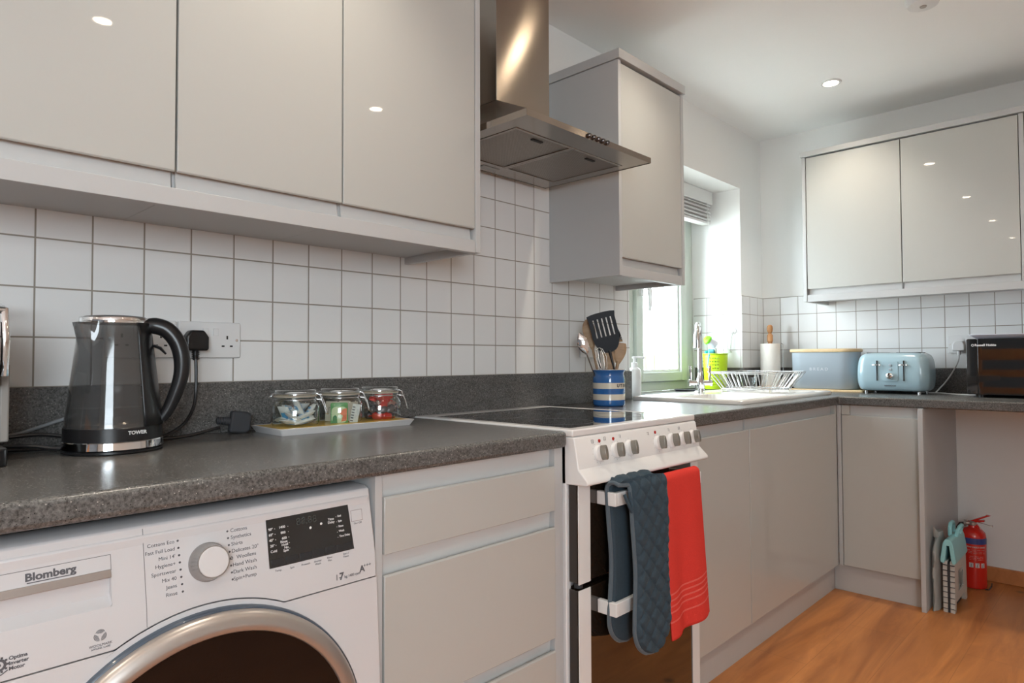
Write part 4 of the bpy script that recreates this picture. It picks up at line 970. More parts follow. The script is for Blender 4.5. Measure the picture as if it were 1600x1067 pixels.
proto = None; rnd = random.Random(4)
sp_ = [(-.022, -.020, .014, 0, 12, 20), (.006, -.026, .016, 8, -14, -12), (.024, -.010, .018, 0, 20, 65), (-.004, .004, .016, 0, 0, 110), (-.026, .010, .018, 10, 10, 80), (.012, .022, .016, 0, -8, 150), (-.018, -.024, .026, 14, 30, 12), (.008, -.028, .028, -8, -24, -20), (-.030, -.012, .032, 0, 52, 35), (.002, -.012, .036, 20, 8, 40), (.022, -.020, .034, 0, -55, -14), (-.004, -.022, .046, 10, 62, 10), (.014, .004, .042, 0, 34, 95), (-.010, .014, .040, 15, -20, 70)]
for x, y, z, a, b_, c_ in sp_:
    x *= 1.08; y *= 1.08; z = z*1.0 + .004
    if proto is None:
        o = proto = sachet(JX[0]+x, JY+y, WT+.008+z, R(a), R(b_), R(c_), .021, [m_milk, m_mblue], 'milk_sachet', 'white milk sachet with blue print in the jar nearest the kettle', 'sachet', 'milk sachets in the first jar'); o.scale = (1.22, 1.6, 1.8)
    else:
        o = proto.copy(); C.objects.link(o); o.location = (JX[0]+x, JY+y, WT+.008+z); o.rotation_euler = (R(a), R(b_), R(c_))
# middle jar: a green packet and standing tea bags
b = MB(); b.mat(0); b.prism(rrect(-.019, .019, 0, .052, .004), -.004, .004, 'xz'); 
b.mat(1); b.prism(rrect(-.017, .017, .003, .042, .010), -.0046, -.004, 'xz')
b.mat(2); b.prism([(.004, .006), (.016, .008), (.017, .038), (.008, .036), (.001, .026), (.008, .020)], -.0052, -.0046, 'xz')
b.mat(3); b.prism([(-.016, .001), (-.004, .001), (-.005, .018), (-.009, .022), (-.014, .018)], -.0054, -.0046, 'xz')
o = b.build('tea_packet', [mat('green_card', (.06, .30, .06), .5, noise=.05), mat('pale_green_card', (.55, .66, .38), .5, noise=.05), mat('orange_print', (.75, .16, .05), .5, noise=.05), mat('dark_green_print', (.02, .20, .05), .5, noise=.05)], None, .0008)
o.location = (JX[1]-.020, JY-.030, WT+.012); o.scale = (1.12, 1, 1.05); o.rotation_euler = (R(-6), 0, R(-30)); tag(o, 'green and orange tea packet behind the glass of the middle jar', 'packet')
proto = None
for i in range(10):
    x = -.024 + (i % 5)*.0125; y = .0 + (i//5)*.020 + (.006 if i % 2 else 0)
    if proto is None:
        o = proto = sachet(JX[1]+x, JY+y, WT+.037, 0, R(90), R(60), .026, [mat('teabag_envelope', (.62, .56, .46), .6, noise=.08), mat('teabag_print', (.28, .25, .22), .6, noise=.1)], 'tea_bag', 'upright paper tea bag envelope in the middle jar', 'tea bag', 'tea bags in the middle jar', .015, .0022)
    else: o = proto.copy(); C.objects.link(o)
    o.location = (JX[1]+x+.012, JY+y-.004, WT+.036+.003*(i % 3)); o.rotation_euler = (R(-8+5*(i % 4)), R(90+(i % 3-1)*9), R(40+13*(i % 5)))
b = MB(); b.box((-.010, -.0016, 0), (.010, .0016, .05)); b.mat(1)
for k in range(6): b.box((-.009, -.0020, .005+k*.007), (-.002, -.0016, .008+k*.007))
o = b.build('sugar_stick', [m_milk, m_print]); o.location = (JX[1]+.016, JY-.038, WT+.012); o.rotation_euler = (R(-4), R(10), R(-44)); tag(o, 'white printed paper sachet standing right of the green packet in the middle jar', 'sachet')
# right jar: wrapped chocolates
m_foil = mat('black_silver_wrapper', (.10, .09, .10), .25, metal=.5, noise=.6, nscale=220); m_rfoil = mat('red_wrapper', (.55, .02, .015), .25, metal=.2, coat=.5, noise=.1); m_pfoil = mat('clear_pink_wrapper', (.38, .20, .17), .2, metal=.3, coat=.5, noise=.4, nscale=150)
def choc(m, hl=.0145, r_=.0108):
    b = MB(); pr = [(-hl*1.6, .0075), (-hl*1.15, .0022), (-hl, r_*.7), (-hl*.7, r_), (hl*.7, r_), (hl, r_*.7), (hl*1.15, .0022), (hl*1.6, .0075)]
    rings = [[Vector((x, rr*math.cos(a)*(1 if rr > .003 and abs(x) <= hl else 1.0), rr*math.sin(a)*(1 if abs(x) <= hl else .35))) for a in [2*PI*k/12 for k in range(12)]] for x, rr in pr]
    b.loft(rings); return b.build('wrapped_chocolate', m, None, angle=60)
cl = {0: ('chocolate in a black and silver wrapper in the jar nearest the hob', 'black wrapped chocolates', m_foil), 1: ('chocolate in a shiny red wrapper in the jar nearest the hob', 'red wrapped chocolates', m_rfoil), 2: ('chocolate in a clear pinkish wrapper in the jar nearest the hob', 'pink wrapped chocolates', m_pfoil)}
pr_ = {}
cps = [(0, -.030, .016, 1, 10, 30), (-.020, -.022, .018, 1, 0, -20), (.020, -.024, .018, 0, -20, 50), (.030, -.002, .018, 2, 0, 80), (-.028, .004, .018, 0, 10, 60), (.0, .0, .016, 0, 0, 0), (.006, .024, .016, 1, 0, 20), (-.012, -.028, .032, 0, -35, -10), (.012, -.028, .034, 0, -38, 10), (.028, -.016, .034, 2, 15, 60), (-.026, -.010, .034, 0, 20, 70), (.006, -.006, .034, 1, 0, 40), (-.008, .016, .034, 2, 10, -30), (.024, .014, .034, 1, 0, 100), (.022, -.022, .050, 2, 30, 20), (-.004, -.024, .050, 1, -50, 60), (-.024, .0, .050, 0, 20, 30), (.008, .008, .050, 2, 0, 60), (.004, -.016, .064, 1, 10, -15), (.016, -.010, .062, 2, 60, 10), (-.016, .006, .064, 1, 0, 80), (.008, .014, .066, 1, 5, 10)]
for x, y, z, k, a, c_ in cps:
    x *= 1.05; y *= 1.05; z = z*.92 + .004
    if k not in pr_: o = pr_[k] = choc(cl[k][2]); tag(o, cl[k][0], 'chocolate', cl[k][1])
    else: o = pr_[k].copy(); C.objects.link(o)
    o.location = (JX[2]+x, JY+y, WT+.005+z); o.rotation_euler = (R(10), R(a), R(c_-30))
b = MB(); b.loft([[Vector((x_, y_, z_)) for x_, y_ in rrect(-.022, .022, -.012, .012, .004, 2)] for z_ in (0, .009)]); o = b.build('wrapped_chocolate', m_rfoil, None, .001)
o.location = (JX[2]+.004, JY-.020, WT+.072); o.rotation_euler = (R(18), R(-6), R(-40)); tag(o, 'flat red wrapped bar lying on top in the jar nearest the hob', 'chocolate')

# ---------------------------------------------------------------- utensil pot
UX, UY = 1.746, -.185
t = thing('utensil_pot', 'blue and cream banded pottery utensil pot behind the hob', 'pot', (UX, UY, WT))
prof = [(.050, 0), (.0585, .003), (.0600, .010)] + [(.0600, z) for z in (.0236, .0237, .0452, .0453, .0652, .0653, .0868, .0869)] + [(.0600, .100), (.0575, .112), (.0560, .120), (.0600, .130), (.0635, .1345), (.0625, .1362), (.0575, .1345), (.0535, .120), (.0550, .10), (.0550, .012), (.02, .010)]
b = MB(); bands = [0, .0236, .0452, .0652, .0868, .1335, 9]
b.lathe(prof, seg=64)
for f in b.bm.faces:
    z = f.calc_center_median().z; rr = math.hypot(f.calc_center_median().x, f.calc_center_median().y)
    k = next(i for i in range(6) if bands[i] <= z+1e-6 < bands[i+1] + 1e-6)
    f.material_index = 1 if (k in (1, 3, 5) or (rr < .0562 and z > .01 and z < .118)) else 0
b.build('pot_body', [m_blue, m_cream], t, angle=70)
b = MB(); s_ = 'UTENSILS'; aw = R(13.6)
cdir = -110
for i, ch in enumerate(s_):
    a = R(cdir) + (i+.0)*aw
    rm = Matrix.Rotation(a+R(90), 4, 'Z') @ Matrix.Rotation(R(90), 4, 'X')
    b.text(ch, .0155, Vector((.0601*math.cos(a), .0601*math.sin(a), .0762)), rm, 'CENTER', .0002, .0009)
b.build('lettering', mat('black_lettering', (.02, .02, .022), .4, noise=.02), t)
def place(t, x, y, z, rx, ry, rz=0): t.location = (x, y, z); t.rotation_euler = (R(rx), R(ry), R(rz)); return t
VD = R(43)      # blades face the room
# slotted turner
t = thing('slotted_turner', 'black slotted turner with its blade up in the utensil pot', 'utensil'); place(t, UX+.014, UY-.040, WT+.055, 3, -14, -50)
b = MB(); b.tube([(0, 0, 0), (0, 0, .12), (-.0, .0, .156)], [.005, .0065, .0085], 10, flat=.7); b.build('handle', m_black, t)
b = MB(); xsl = [-.041, -.0285, -.0245, -.0150, -.0110, -.0015, .0025, .0120, .0160, .0255, .0295, .041]; zsl = [.226, .238, .256, .296, .304, .318]
def wz(x, z): k = max(0, min(1, (z-.196)/.055)); return x*(.20+.80*math.sqrt(max(0, 1-(1-k)**2)))*(1.06 if z > .3 else 1)
Vv = {}
bm = b.bm
zs_ = [.196, .200, .205, .212, .222, .232, .244, .298, .308, .316]
for q in (0, 1):
    for i, x in enumerate(xsl):
        for j, z in enumerate(zs_): Vv[i, j, q] = bm.verts.new((wz(x, z), (.0 if q else -.0022) + .10*(z-.196)*.15, z - (abs(x)/.041)**3*.004*(1 if j == 9 else 0)))
ns = len(xsl)-1
hole = lambda i, j: j == 6 and i in (1, 3, 5, 7, 9)
for i in range(ns):
    for j in range(len(zs_)-1):
        if hole(i, j): 
            for (p, q2) in (((i, j), (i+1, j)), ((i+1, j), (i+1, j+1)), ((i+1, j+1), (i, j+1)), ((i, j+1), (i, j))): bm.faces.new((Vv[(*p, 0)], Vv[(*q2, 0)], Vv[(*q2, 1)], Vv[(*p, 1)]))
            continue
        bm.faces.new([Vv[a, c_, 0] for a, c_ in ((i, j), (i+1, j), (i+1, j+1), (i, j+1))]); bm.faces.new([Vv[a, c_, 1] for a, c_ in ((i, j), (i, j+1), (i+1, j+1), (i+1, j))])
for j in range(len(zs_)-1):
    bm.faces.new((Vv[0, j, 0], Vv[0, j+1, 0], Vv[0, j+1, 1], Vv[0, j, 1])); bm.faces.new((Vv[ns, j, 0], Vv[ns, j, 1], Vv[ns, j+1, 1], Vv[ns, j+1, 0]))
for i in range(ns):
    bm.faces.new((Vv[i, 0, 0], Vv[i, 0, 1], Vv[i+1, 0, 1], Vv[i+1, 0, 0])); J = len(zs_)-1; bm.faces.new((Vv[i, J, 0], Vv[i+1, J, 0], Vv[i+1, J, 1], Vv[i, J, 1]))
for v_ in bm.verts: v_.co.x *= 1.22; v_.co.z = .150 + (v_.co.z-.196)*1.27
b._fin(0); b.build('slotted_blade', mat('navy_black_nylon', (.008, .009, .014), .45, spec=.25, noise=.05), t, angle=60)
# wooden spoons and spatulas
def paddle(label, x, y, rx, ry, rz, m, L_, w0, hl, wb, th=.004, tip=1.0):
    t = thing('wooden_utensil', label, 'utensil'); place(t, x, y, WT+.016, rx, ry, rz)
    b = MB(); b.tube([(0, 0, 0), (0, 0, L_-hl+.008)], [w0*.8, w0], 10, flat=.8); b.build('handle', m, t)
    b = MB(); rings = []
    for i in range(15):
        u = i/14; wv = w0 + (wb-w0)*math.sin(min(1, u*1.5)*PI/2); wv *= math.sqrt(max(.02, 1-max(0, (u-.62)/.38)**2*tip)); 
        rings.append([Vector((wv*math.cos(a), th*(1-.3*u)*math.sin(a) , L_-hl+u*hl)) for a in [2*PI*k/14 for k in range(14)]])
    b.loft(rings); b.build('head', m, t, angle=60); return t
paddle('worn wooden spoon leaning left behind the black turner', UX-.012, UY+.016, -2, -11, -50, m_spoon, .315, .006, .115, .024)
paddle('flat pale wooden spatula standing low in front in the utensil pot', UX-.006, UY-.020, 0, -4, -52, m_spoon, .205, .014, .09, .020, .003, .35)
paddle('tan wooden spatula leaning right in the utensil pot', UX+.020, UY+.006, -3, 11, -50, wood('tan_wood', (.40, .25, .13), (.54, .35, .20), (8, 8, 40), .5), .225, .008, .08, .024, .003, .5)
# steel spoon leaning left, ladle right, whisk-like server
t = thing('serving_spoon', 'pointed steel serving spoon leaning furthest left in the utensil pot', 'utensil'); place(t, UX-.028, UY+.002, WT+.02, 0, -20, -50)
b = MB(); b.tube([(0, 0, 0), (.0, 0, .19)], .0042, 8, flat=.6); b.build('handle', m_steel, t)
b = MB()
for f0 in (1,):
    rings = []
    for i in range(13):
        u = i/12; wv = .021*math.sin(PI*min(.985, .04+u*.95))**.7; rings.append([Vector((wv*math.cos(a), .006*math.sin(PI*u)*(-1) + .0016*math.sin(a) + .10*wv*math.cos(a)**2, .185+u*.085)) for a in [2*PI*k/12 for k in range(12)]])
    b.loft(rings)
b.build('bowl', m_chrome, t, angle=60)
t = thing('ladle', 'steel ladle with its cup showing right of the black turner', 'utensil'); place(t, UX+.018, UY+.016, WT+.02, 0, 7, -50)
b = MB(); b.tube([(0, 0, 0), (0, 0, .20), (.002, 0, .235)], .004, 8, flat=.6); b.build('handle', m_steel, t)
b = MB(); b.lathe([(.004, -.026), (.018, -.022), (.028, -.010), (.031, .002), (.0295, .002), (.0265, -.009), (.017, -.020), (.003, -.0235)], seg=32, caps=False)
o = b.build('cup', m_chrome, t, angle=60); o.location = (.012, 0, .252); o.rotation_euler = (R(0), R(62), 0)
t = thing('fork_server', 'steel server with a hooked dark handle end left of the turner', 'utensil'); place(t, UX-.012, UY+.012, WT+.02, 3, -7, -50)
b = MB(); b.tube([(0, 0, 0), (0, 0, .17), (.004, 0, .20), (.014, 0, .207), (.022, 0, .198)], [.005, .006, .006, .005, .003], 8, flat=.7); b.build('handle', m_rubber, t)
t = thing('whisk', 'looped steel whisk wires left side of the utensil pot', 'utensil'); place(t, UX-.016, UY-.022, WT+.02, 4, -13, -50)
b = MB(); b.cyl((0, 0, 0), (0, 0, .10), .006, 10)
for a in (0, 60, 120):
    ca, sa = math.cos(R(a)), math.sin(R(a)); b.tube([(ca*.002, sa*.002, .10), (ca*.014, sa*.014, .13), (ca*.020, sa*.020, .165), (ca*.012, sa*.012, .195), (0, 0, .203), (-ca*.012, -sa*.012, .195), (-ca*.020, -sa*.020, .165), (-ca*.014, -sa*.014, .13), (-ca*.002, -sa*.002, .10)], .0009, 6)
b.build('wires', m_steel, t)
socket('white double wall socket behind the utensil pot', (1.868, -T, 1.1125), 0)

# ---------------------------------------------------------------- sink, tap and what stands around them
SX0, SX1, SY0, SY1 = 2.10, 3.10, -.540, -.050
t = thing('sink', 'white ceramic inset sink with ribbed drainer at the right', 'sink', (2.60, -.29, WT)); sx, sy = 2.60, -.29
b = MB()
def rr_(x0, x1, y0, y1, z, r_=.02): return [Vector((x-sx, y-sy, z)) for x, y in rrect(x0, x1, y0, y1, r_, 4)]
b.loft([rr_(SX0, SX1, SY0, SY1, .0005), rr_(SX0-.001, SX1+.001, SY0-.001, SY1+.001, .011), rr_(SX0+.004, SX1-.004, SY0+.004, SY1-.004, .0165), rr_(SX0+.012, SX1-.012, SY0+.012, SY1-.012, .0175), rr_(SX0+.03, SX1-.03, SY0+.03, SY1-.035, .0115)], cap=False)
# deck: ring around bowl and drainer, then the two basins
bm = b.bm
zt = .0115; xs_ = [SX0+.03, 2.20, 2.56, 2.64, SX1-.045, SX1-.03]; ys_ = [SY0+.03, -.49, -.175, SY1-.035]
gv = {}
for i, x in enumerate(xs_):
    for j, y in enumerate(ys_): gv[i, j] = bm.verts.new((x-sx, y-sy, zt))
for i in range(5):
    for j in range(3):
        if j == 1 and i in (1, 3): continue
        bm.faces.new((gv[i, j], gv[i+1, j], gv[i+1, j+1], gv[i, j+1]))
b._fin(0)
b.build('rim', m_ceram, t, angle=50)
def basin(x0, x1, y0, y1, z1, nm, r_=.03):
    b = MB(); R_ = lambda g, z: [Vector((x-sx, y-sy, z)) for x, y in rrect(x0+g, x1-g, y0+g, y1-g, r_, 5)]
    sq = [Vector((x-sx, y-sy, zt)) for x, y in rrect(x0, x1, y0, y1, .0005, 5)]
    b.loft([sq, R_(.002, zt-.001), R_(.012, z1+.012), R_(.03, z1), R_(.09, z1-.001)], cap=False); rings = None
    b.bm.verts.ensure_lookup_table(); k = len(sq); b.bm.faces.new(b.bm.verts[-k:])
    return b.build(nm, m_ceram, t, angle=60)
basin(2.20, 2.56, -.49, -.175, -.16, 'bowl')
basin(2.64, SX1-.045, -.49, -.175, .0045, 'drainer', .02)
b = MB()
for k in range(8):
    y = -.465+k*.038; b.tube([(2.67-sx, y-sy, .0055), (3.03-sx, y-sy, .0055)], .0045, 8, flat=.8)
b.build('drainer_ribs', m_ceram, t)
b = MB(); b.lathe([(.035, -.158), (.035, -.1545), (.02, -.156)], (2.38-sx, -.33-sy, 0), 24); b.build('waste', m_chrome, t)
# tap
TX, TYy = 2.640, -.085
t = thing('mixer_tap', 'chrome swan-neck mixer tap with two upright levers', 'tap', (TX, TYy, WT+.0125))
b = MB(); b.lathe([(.026, 0), (.026, .004), (.021, .008), (.0195, .030), (.0215, .040), (.0195, .052), (.0155, .062), (.0125, .078), (.0115, .095)], seg=32); b.build('tap_body', m_chrome, t)
dv = Vector((-.93, -.37, 0)); pts = [(0, 0, .09), (0, 0, .26)]
for k in range(1, 13): a = PI*k/12*.94; pts.append((dv.x*.052*(1-math.cos(a)), dv.y*.052*(1-math.cos(a)), .26+.068*math.sin(a)))
b = MB(); b.tube(pts, .0112, 16); b.build('neck', m_chrome, t)
e_ = Vector(pts[-1]); b = MB(); b.lathe([(.0115, .012), (.0145, .006), (.0165, -.030), (.0178, -.062), (.0150, -.064)], (e_.x, e_.y, e_.z+.002), 24); b.build('spray_head', m_chrome, t)
sd = Vector((.70, -.714, 0))
for s_ in (-1, 1):
    c_ = sd*s_; b = MB(); b.cyl((0, 0, .046), (c_.x*.050, c_.y*.050, .046), .0125, 16); b.cyl((c_.x*.050, c_.y*.050, .046), (c_.x*.056, c_.y*.056, .046), .0165, 20)
    hl_ = b.build('lever_hub', m_chrome, t); b = MB(); b.tube([(c_.x*.046, c_.y*.046, .050), (c_.x*.047, c_.y*.047, .08), (c_.x*.048, c_.y*.048, .128)], [.005, .0055, .0065], 10); b.build('lever', m_chrome, hl_)
# marbled soap pump
t = thing('soap_dispenser', 'white marbled pump bottle on the window ledge left of the tap', 'soap dispenser', (2.232, .020, WT))
b = MB(); b.lathe([(.028, 0), (.030, .003), (.030, .115), (.026, .128), (.013, .138), (.0125, .145)], seg=32); b.build('bottle', m_marble, t)
b = MB(); b.lathe([(.014, .145), (.014, .158), (.006, .160), (.006, .180)], seg=20); b.tube([(-.006, .004, .183), (.012, -.012, .184), (.034, -.032, .180)], .0045, 8); b.lathe([(.011, .178), (.011, .187)], seg=16); b.build('pump', m_wplas, t)
# dark drip tray with lime caddy, brush and sponges
t = tag(box('drip_tray', (0, 0, 0), (1, 1, 1), m_rubber), 'flat dark grey tray under the lime green sink caddy', 'tray'); bpy.data.objects.remove(t)
b = MB(); b.loft([[Vector((x, y, z)) for x, y in rrect(2.90-g, 3.262+g*.2, .005-g*.2, .205+g, .02, 4)] for g, z in ((0, WT), (.006, WT+.010), (.004, WT+.011), (-.002, WT+.004))]); tag(b.build('drip_tray', m_rubber), 'flat dark grey tray under the lime green sink caddy', 'tray')
CX_, CY_ = 3.178, .105
t = thing('sink_caddy', 'lime green perforated plastic sink caddy by the window reveal', 'caddy', (CX_, CY_, WT+.006))
b = MB(); N = 60; hs = [0, .012] + sum([[.020+.0185*k, .0262+.0185*k] for k in range(9)], []) + [.196]
def cr(z): return .058 + .009*z/.2
bm = b.bm; vv = {}
for j, z in enumerate(hs):
    for i in range(N): a = 2*PI*i/N; vv[i, j] = bm.verts.new((cr(z)*math.cos(a), cr(z)*math.sin(a), z))
for j in range(len(hs)-1):
    for i in range(N):
        a = (i+.5)*360/N
        f = bm.faces.new((vv[i, j], vv[(i+1) % N, j], vv[(i+1) % N, j+1], vv[i, j+1]))
# real holes: inset the faces of the perforated stripes and delete the centres
bm.faces.ensure_lookup_table(); hol = []
for j in range(2, len(hs)-2, 2):
    for i in range(N):
        a = (i+.5)*360/N
        if any(abs((a-c0+180) % 360-180) < 11 for c0 in (187, 211, 290, 60, 130)) and i % 2 == 0: hol.append(bm.faces[j*N+i])
bmesh.ops.inset_individual(bm, faces=hol, thickness=.0011, depth=0)
bmesh.ops.delete(bm, geom=hol, context='FACES')
bm.faces.new([vv[i, 0] for i in range(N)])
b._fin(0); b.build('perforated_wall', m_lime, t, angle=60, thick=.002)
b = MB(); b.lathe([(.066, .194), (.071, .195), (.071, .198), (.066, .198), (.066, .194)], seg=48, caps=False); b.build('rim', m_lime, t)
t = thing('washing_up_brush', 'white washing-up brush with green end standing in the lime caddy', 'brush', (CX_+.012, CY_-.014, WT+.035)); t.rotation_euler = (R(0), R(-4), R(-40))
b = MB(); b.tube([(.01, 0, .0), (.005, 0, .12), (-.004, 0, .20)], .0065, 10); b.build('handle', m_wplas, t)
b = MB(); b.lathe([(.021, 0), (.0225, .006), (.021, .045), (.017, .047)], seg=24); o = b.build('bristles', mat('pale_bristles', (.66, .66, .72), .8, noise=.12, nscale=400), t); o.location = (-.002, 0, .215); o.rotation_euler = (0, R(-52), 0)
b = MB(); b.lathe([(.0215, .044), (.026, .048), (.026, .058), (.014, .074)], seg=24); o = b.build('scraper_end', mat('bright_green_plastic', (.22, .72, .03), .4, noise=.03), t); o.location = (-.002, 0, .215); o.rotation_euler = (0, R(-52), 0)
for lab, dx_, dy_, rz, m in (('blue sponge at the left in the lime caddy', -.030, .022, 30, mat('blue_sponge', (.10, .40, .50), .9, noise=.1, bump=.4)), ('teal green sponge at the right in the lime caddy', .026, .026, -50, mat('teal_sponge', (.03, .33, .28), .9, noise=.1, bump=.4))):
    o = box('sponge', (-.032, -.014, 0), (.032, .014, .10), m, None, .004); o.location = (CX_+dx_, CY_+dy_, WT+.126); o.rotation_euler = (R(6), R(-10), R(rz)); tag(o, lab, 'sponge')
# hook with opener on the tiled reveal
t = thing('suction_hook', 'small white suction hook on the tiled window reveal', 'hook', (WX1-T, .045, 1.222)); 
b = MB(); b.lathe([(.020, 0), (.017, .005), (.008, .009)], seg=24, axis='-x'); b.tube([(-.008, 0, .0), (-.016, 0, -.012), (-.022, 0, -.018), (-.028, 0, -.010)], .003, 8); b.build('hook_body', m_wplas, t)
t = thing('bottle_opener', 'pale plastic opener hanging from the hook on the window reveal', 'opener', (WX1-T-.016, .058, 1.115))
b = MB(); b.tube([(0, -.010, .095), (-.002, .006, .085), (-.002, .016, .05), (-.001, .016, .01), (0, .008, -.01), (0, -.002, .012), (0, -.004, .05), (0, -.012, .085)], .0032, 8, closed=True); b.tube([(0, .012, .0), (0, .004, -.016), (0, -.004, -.012)], .007, 8); b.build('opener_body', mat('mint_plastic', (.62, .68, .58), .4, noise=.04), t)

# dish rack
t = thing('dish_rack', 'plated wire dish rack standing on the drainer', 'dish rack', (2.91, -.24, WT+.0115)); rx_, ry_ = 2.91, -.24
b = MB(); top = [Vector((x-rx_, y-ry_, .097)) for x, y in rrect(2.738, 3.145, -.410, -.062, .035, 5)]; b.tube(top, .0028, 8, closed=True); b.build('top_rim', m_wire, t)
b = MB(); top2 = [Vector((x-rx_, y-ry_, .090)) for x, y in rrect(2.741, 3.142, -.407, -.065, .035, 5)]; b.tube(top2, .0020, 8, closed=True); b.build('lower_rim', m_wire, t)
bx0, bx1, by0, by1 = 2.79, 3.05, -.365, -.115
b = MB(); b.tube([Vector((x-rx_, y-ry_, .016)) for x, y in rrect(bx0, bx1, by0, by1, .02, 4)], .0026, 8, closed=True)
for k in range(6): y = by0+.02+k*(by1-by0-.04)/5; b.tube([(bx0-rx_, y-ry_, .016), (bx1-rx_, y-ry_, .016)], .0018, 6)
b.build('bottom_frame', m_wire, t)
def lerp(a, b_, u): return a + (b_-a)*u
def side_wires(A0, A1, B0, B1, n_, amp):
    """slanting loops between rim edge A0-A1 and base edge B0-B1"""
    for k in range(n_):
        u0, u1, um = (k+.12)/n_, (k+.88)/n_, (k+.5)/n_
        p0, p1 = A0.lerp(A1, u0), A0.lerp(A1, u1); q0, q1 = B0.lerp(B1, u0+.06/n_), B0.lerp(B1, u1-.06/n_); qm = B0.lerp(B1, um) + Vector((0, 0, -.006))
        w_ = MB(); w_.tube([p0, p0.lerp(q0, .5), q0, qm, q1, p1.lerp(q1, .5), p1], .0017, 6); w_.build('wire_loop', m_wire, t)
Z0, Z1 = .018, .095
vx = lambda x, y, z: Vector((x-rx_, y-ry_, z))
side_wires(vx(2.76, -.410, Z1), vx(3.12, -.410, Z1), vx(bx0, by0, Z0), vx(bx1, by0, Z0), 7, 0)
side_wires(vx(2.76, -.062, Z1), vx(3.12, -.062, Z1), vx(bx0, by1, Z0), vx(bx1, by1, Z0), 7, 0)
side_wires(vx(2.738, -.38, Z1), vx(2.738, -.09, Z1), vx(bx0, by0+.01, Z0), vx(bx0, by1-.01, Z0), 5, 0)
side_wires(vx(3.145, -.38, Z1), vx(3.145, -.09, Z1), vx(bx1, by0+.01, Z0), vx(bx1, by1-.01, Z0), 5, 0)
for x in (bx0+.01, bx1-.01):
    for y in (by0+.005, by1-.005):
        w_ = MB(); w_.tube([(x-rx_-.008, y-ry_, .016), (x-rx_-.006, y-ry_, .001), (x-rx_+.006, y-ry_, .001), (x-rx_+.008, y-ry_, .016)], .0022, 8); w_.build('foot', mat('cream_foot', (.66, .62, .52), .5, noise=.02) if 'cream_foot' not in bpy.data.materials else bpy.data.materials['cream_foot'], t)
b = MB(); b.lathe([(.030, 0), (.034, .010), (.038, .045), (.036, .046), (.032, .012), (.028, .004)], (0, 0, 0), 32, caps=False); b.lathe([(.028, .002), (.028, .004)], seg=32)
o = b.build('glass_tumbler', glass_mat('tumbler_glass', (.85, .87, .87)) , None); o.location = (2.985, -.175, WT+.034); tag(o, 'small clear glass tumbler drying in the wire dish rack', 'glass')

# kitchen roll on its wooden holder
t = thing('kitchen_roll_holder', 'beech kitchen roll holder in the worktop corner', 'kitchen roll holder', (3.425, -.105, WT))
b = MB(); b.lathe([(.070, 0), (.072, .004), (.072, .014), (.068, .018)], seg=48); b.build('base', m_beech, t)
b = MB(); b.lathe([(.012, .018), (.012, .268), (.0155, .272), (.0155, .306), (.010, .314), (.0085, .318), (.0145, .330), (.0165, .345), (.0140, .360), (.006, .366)], seg=32); b.build('post', m_beech, t)
b = MB(); b.tube([(.045, -.055, .018), (.045, -.055, .20), (.045, -.055, .255), (.038, -.047, .262)], .0022, 8); b.build('wire_arm', m_wire, t)
b = MB(); b.lathe([(.0185, .0), (.0520, .0), (.0530, .004), (.0530, .236), (.0520, .240), (.0185, .240), (.0185, .0)], seg=48, caps=False); o = b.build('kitchen_roll', m_paper); o.location = (3.425, -.105, WT+.0185); tag(o, 'white roll of kitchen paper on the wooden holder', 'kitchen roll')

# bread bin
t = thing('bread_bin', 'pale blue-grey oval bread bin with a wooden lid', 'bread bin', (3.442, -.398, WT+.012))
def oval(hx_, hy_, z, r_=.075): return [Vector((x, y, z)) for x, y in rrect(-hx_, hx_, -hy_, hy_, min(r_, hx_-.001), 10)]
b = MB(); b.loft([oval(.080, .160, 0), oval(.084, .165, .004), oval(.084, .170, .195), oval(.082, .168, .195), oval(.080, .155, .006)]); b.build('bin_body', m_duck2, t, angle=60)
b = MB(); b.loft([oval(.089, .175, .1955), oval(.091, .178, .199), oval(.091, .178, .209), oval(.088, .175, .213)]); b.build('lid', m_birch, t, angle=50)
b = MB(); b.text('B R E A D', .0215, Vector((-.0848, .008, .105)), FX, 'CENTER', .0002, .0002, 1.05); b.build('lettering', mat('white_lettering', (.58, .60, .62), .5, noise=.02), t)
b = MB(); b.prism(rrect(3.345, 3.545, -.612, -.235, .015, 4), WT, WT+.011, 'xy'); tag(b.build('bread_board', m_birch, None, .002), 'thin pale wooden board under the bread bin', 'board')

# toaster
t = thing('toaster', 'pale duck-egg blue four-slot toaster with chrome levers', 'toaster', (3.385, -.748, WT))
tx = -.105                                         # local x of the front face
b = MB(); prof = [(.072, .012), (.090, .017), (.099, .035), (.1045, .075), (.1035, .120), (.0985, .165), (.089, .188), (.070, .199), (.040, .202)]
rings = []
for hx_, z in prof:
    hy_ = .158 - (.104-hx_)*.85; rings.append([Vector((x, y, z)) for x, y in rrect(-hx_, hx_, -hy_, hy_, min(.045, hx_*.6), 8)])
b.loft(rings); b.build('shell', m_duck, t, angle=80, sub=1)
b = MB()
for x in (-.034, .034):
    for y in (-.066, .066): b.box((x-.014, y-.052, .198), (x+.014, y+.052, .2022))
b.build('slots', m_blackm, t)
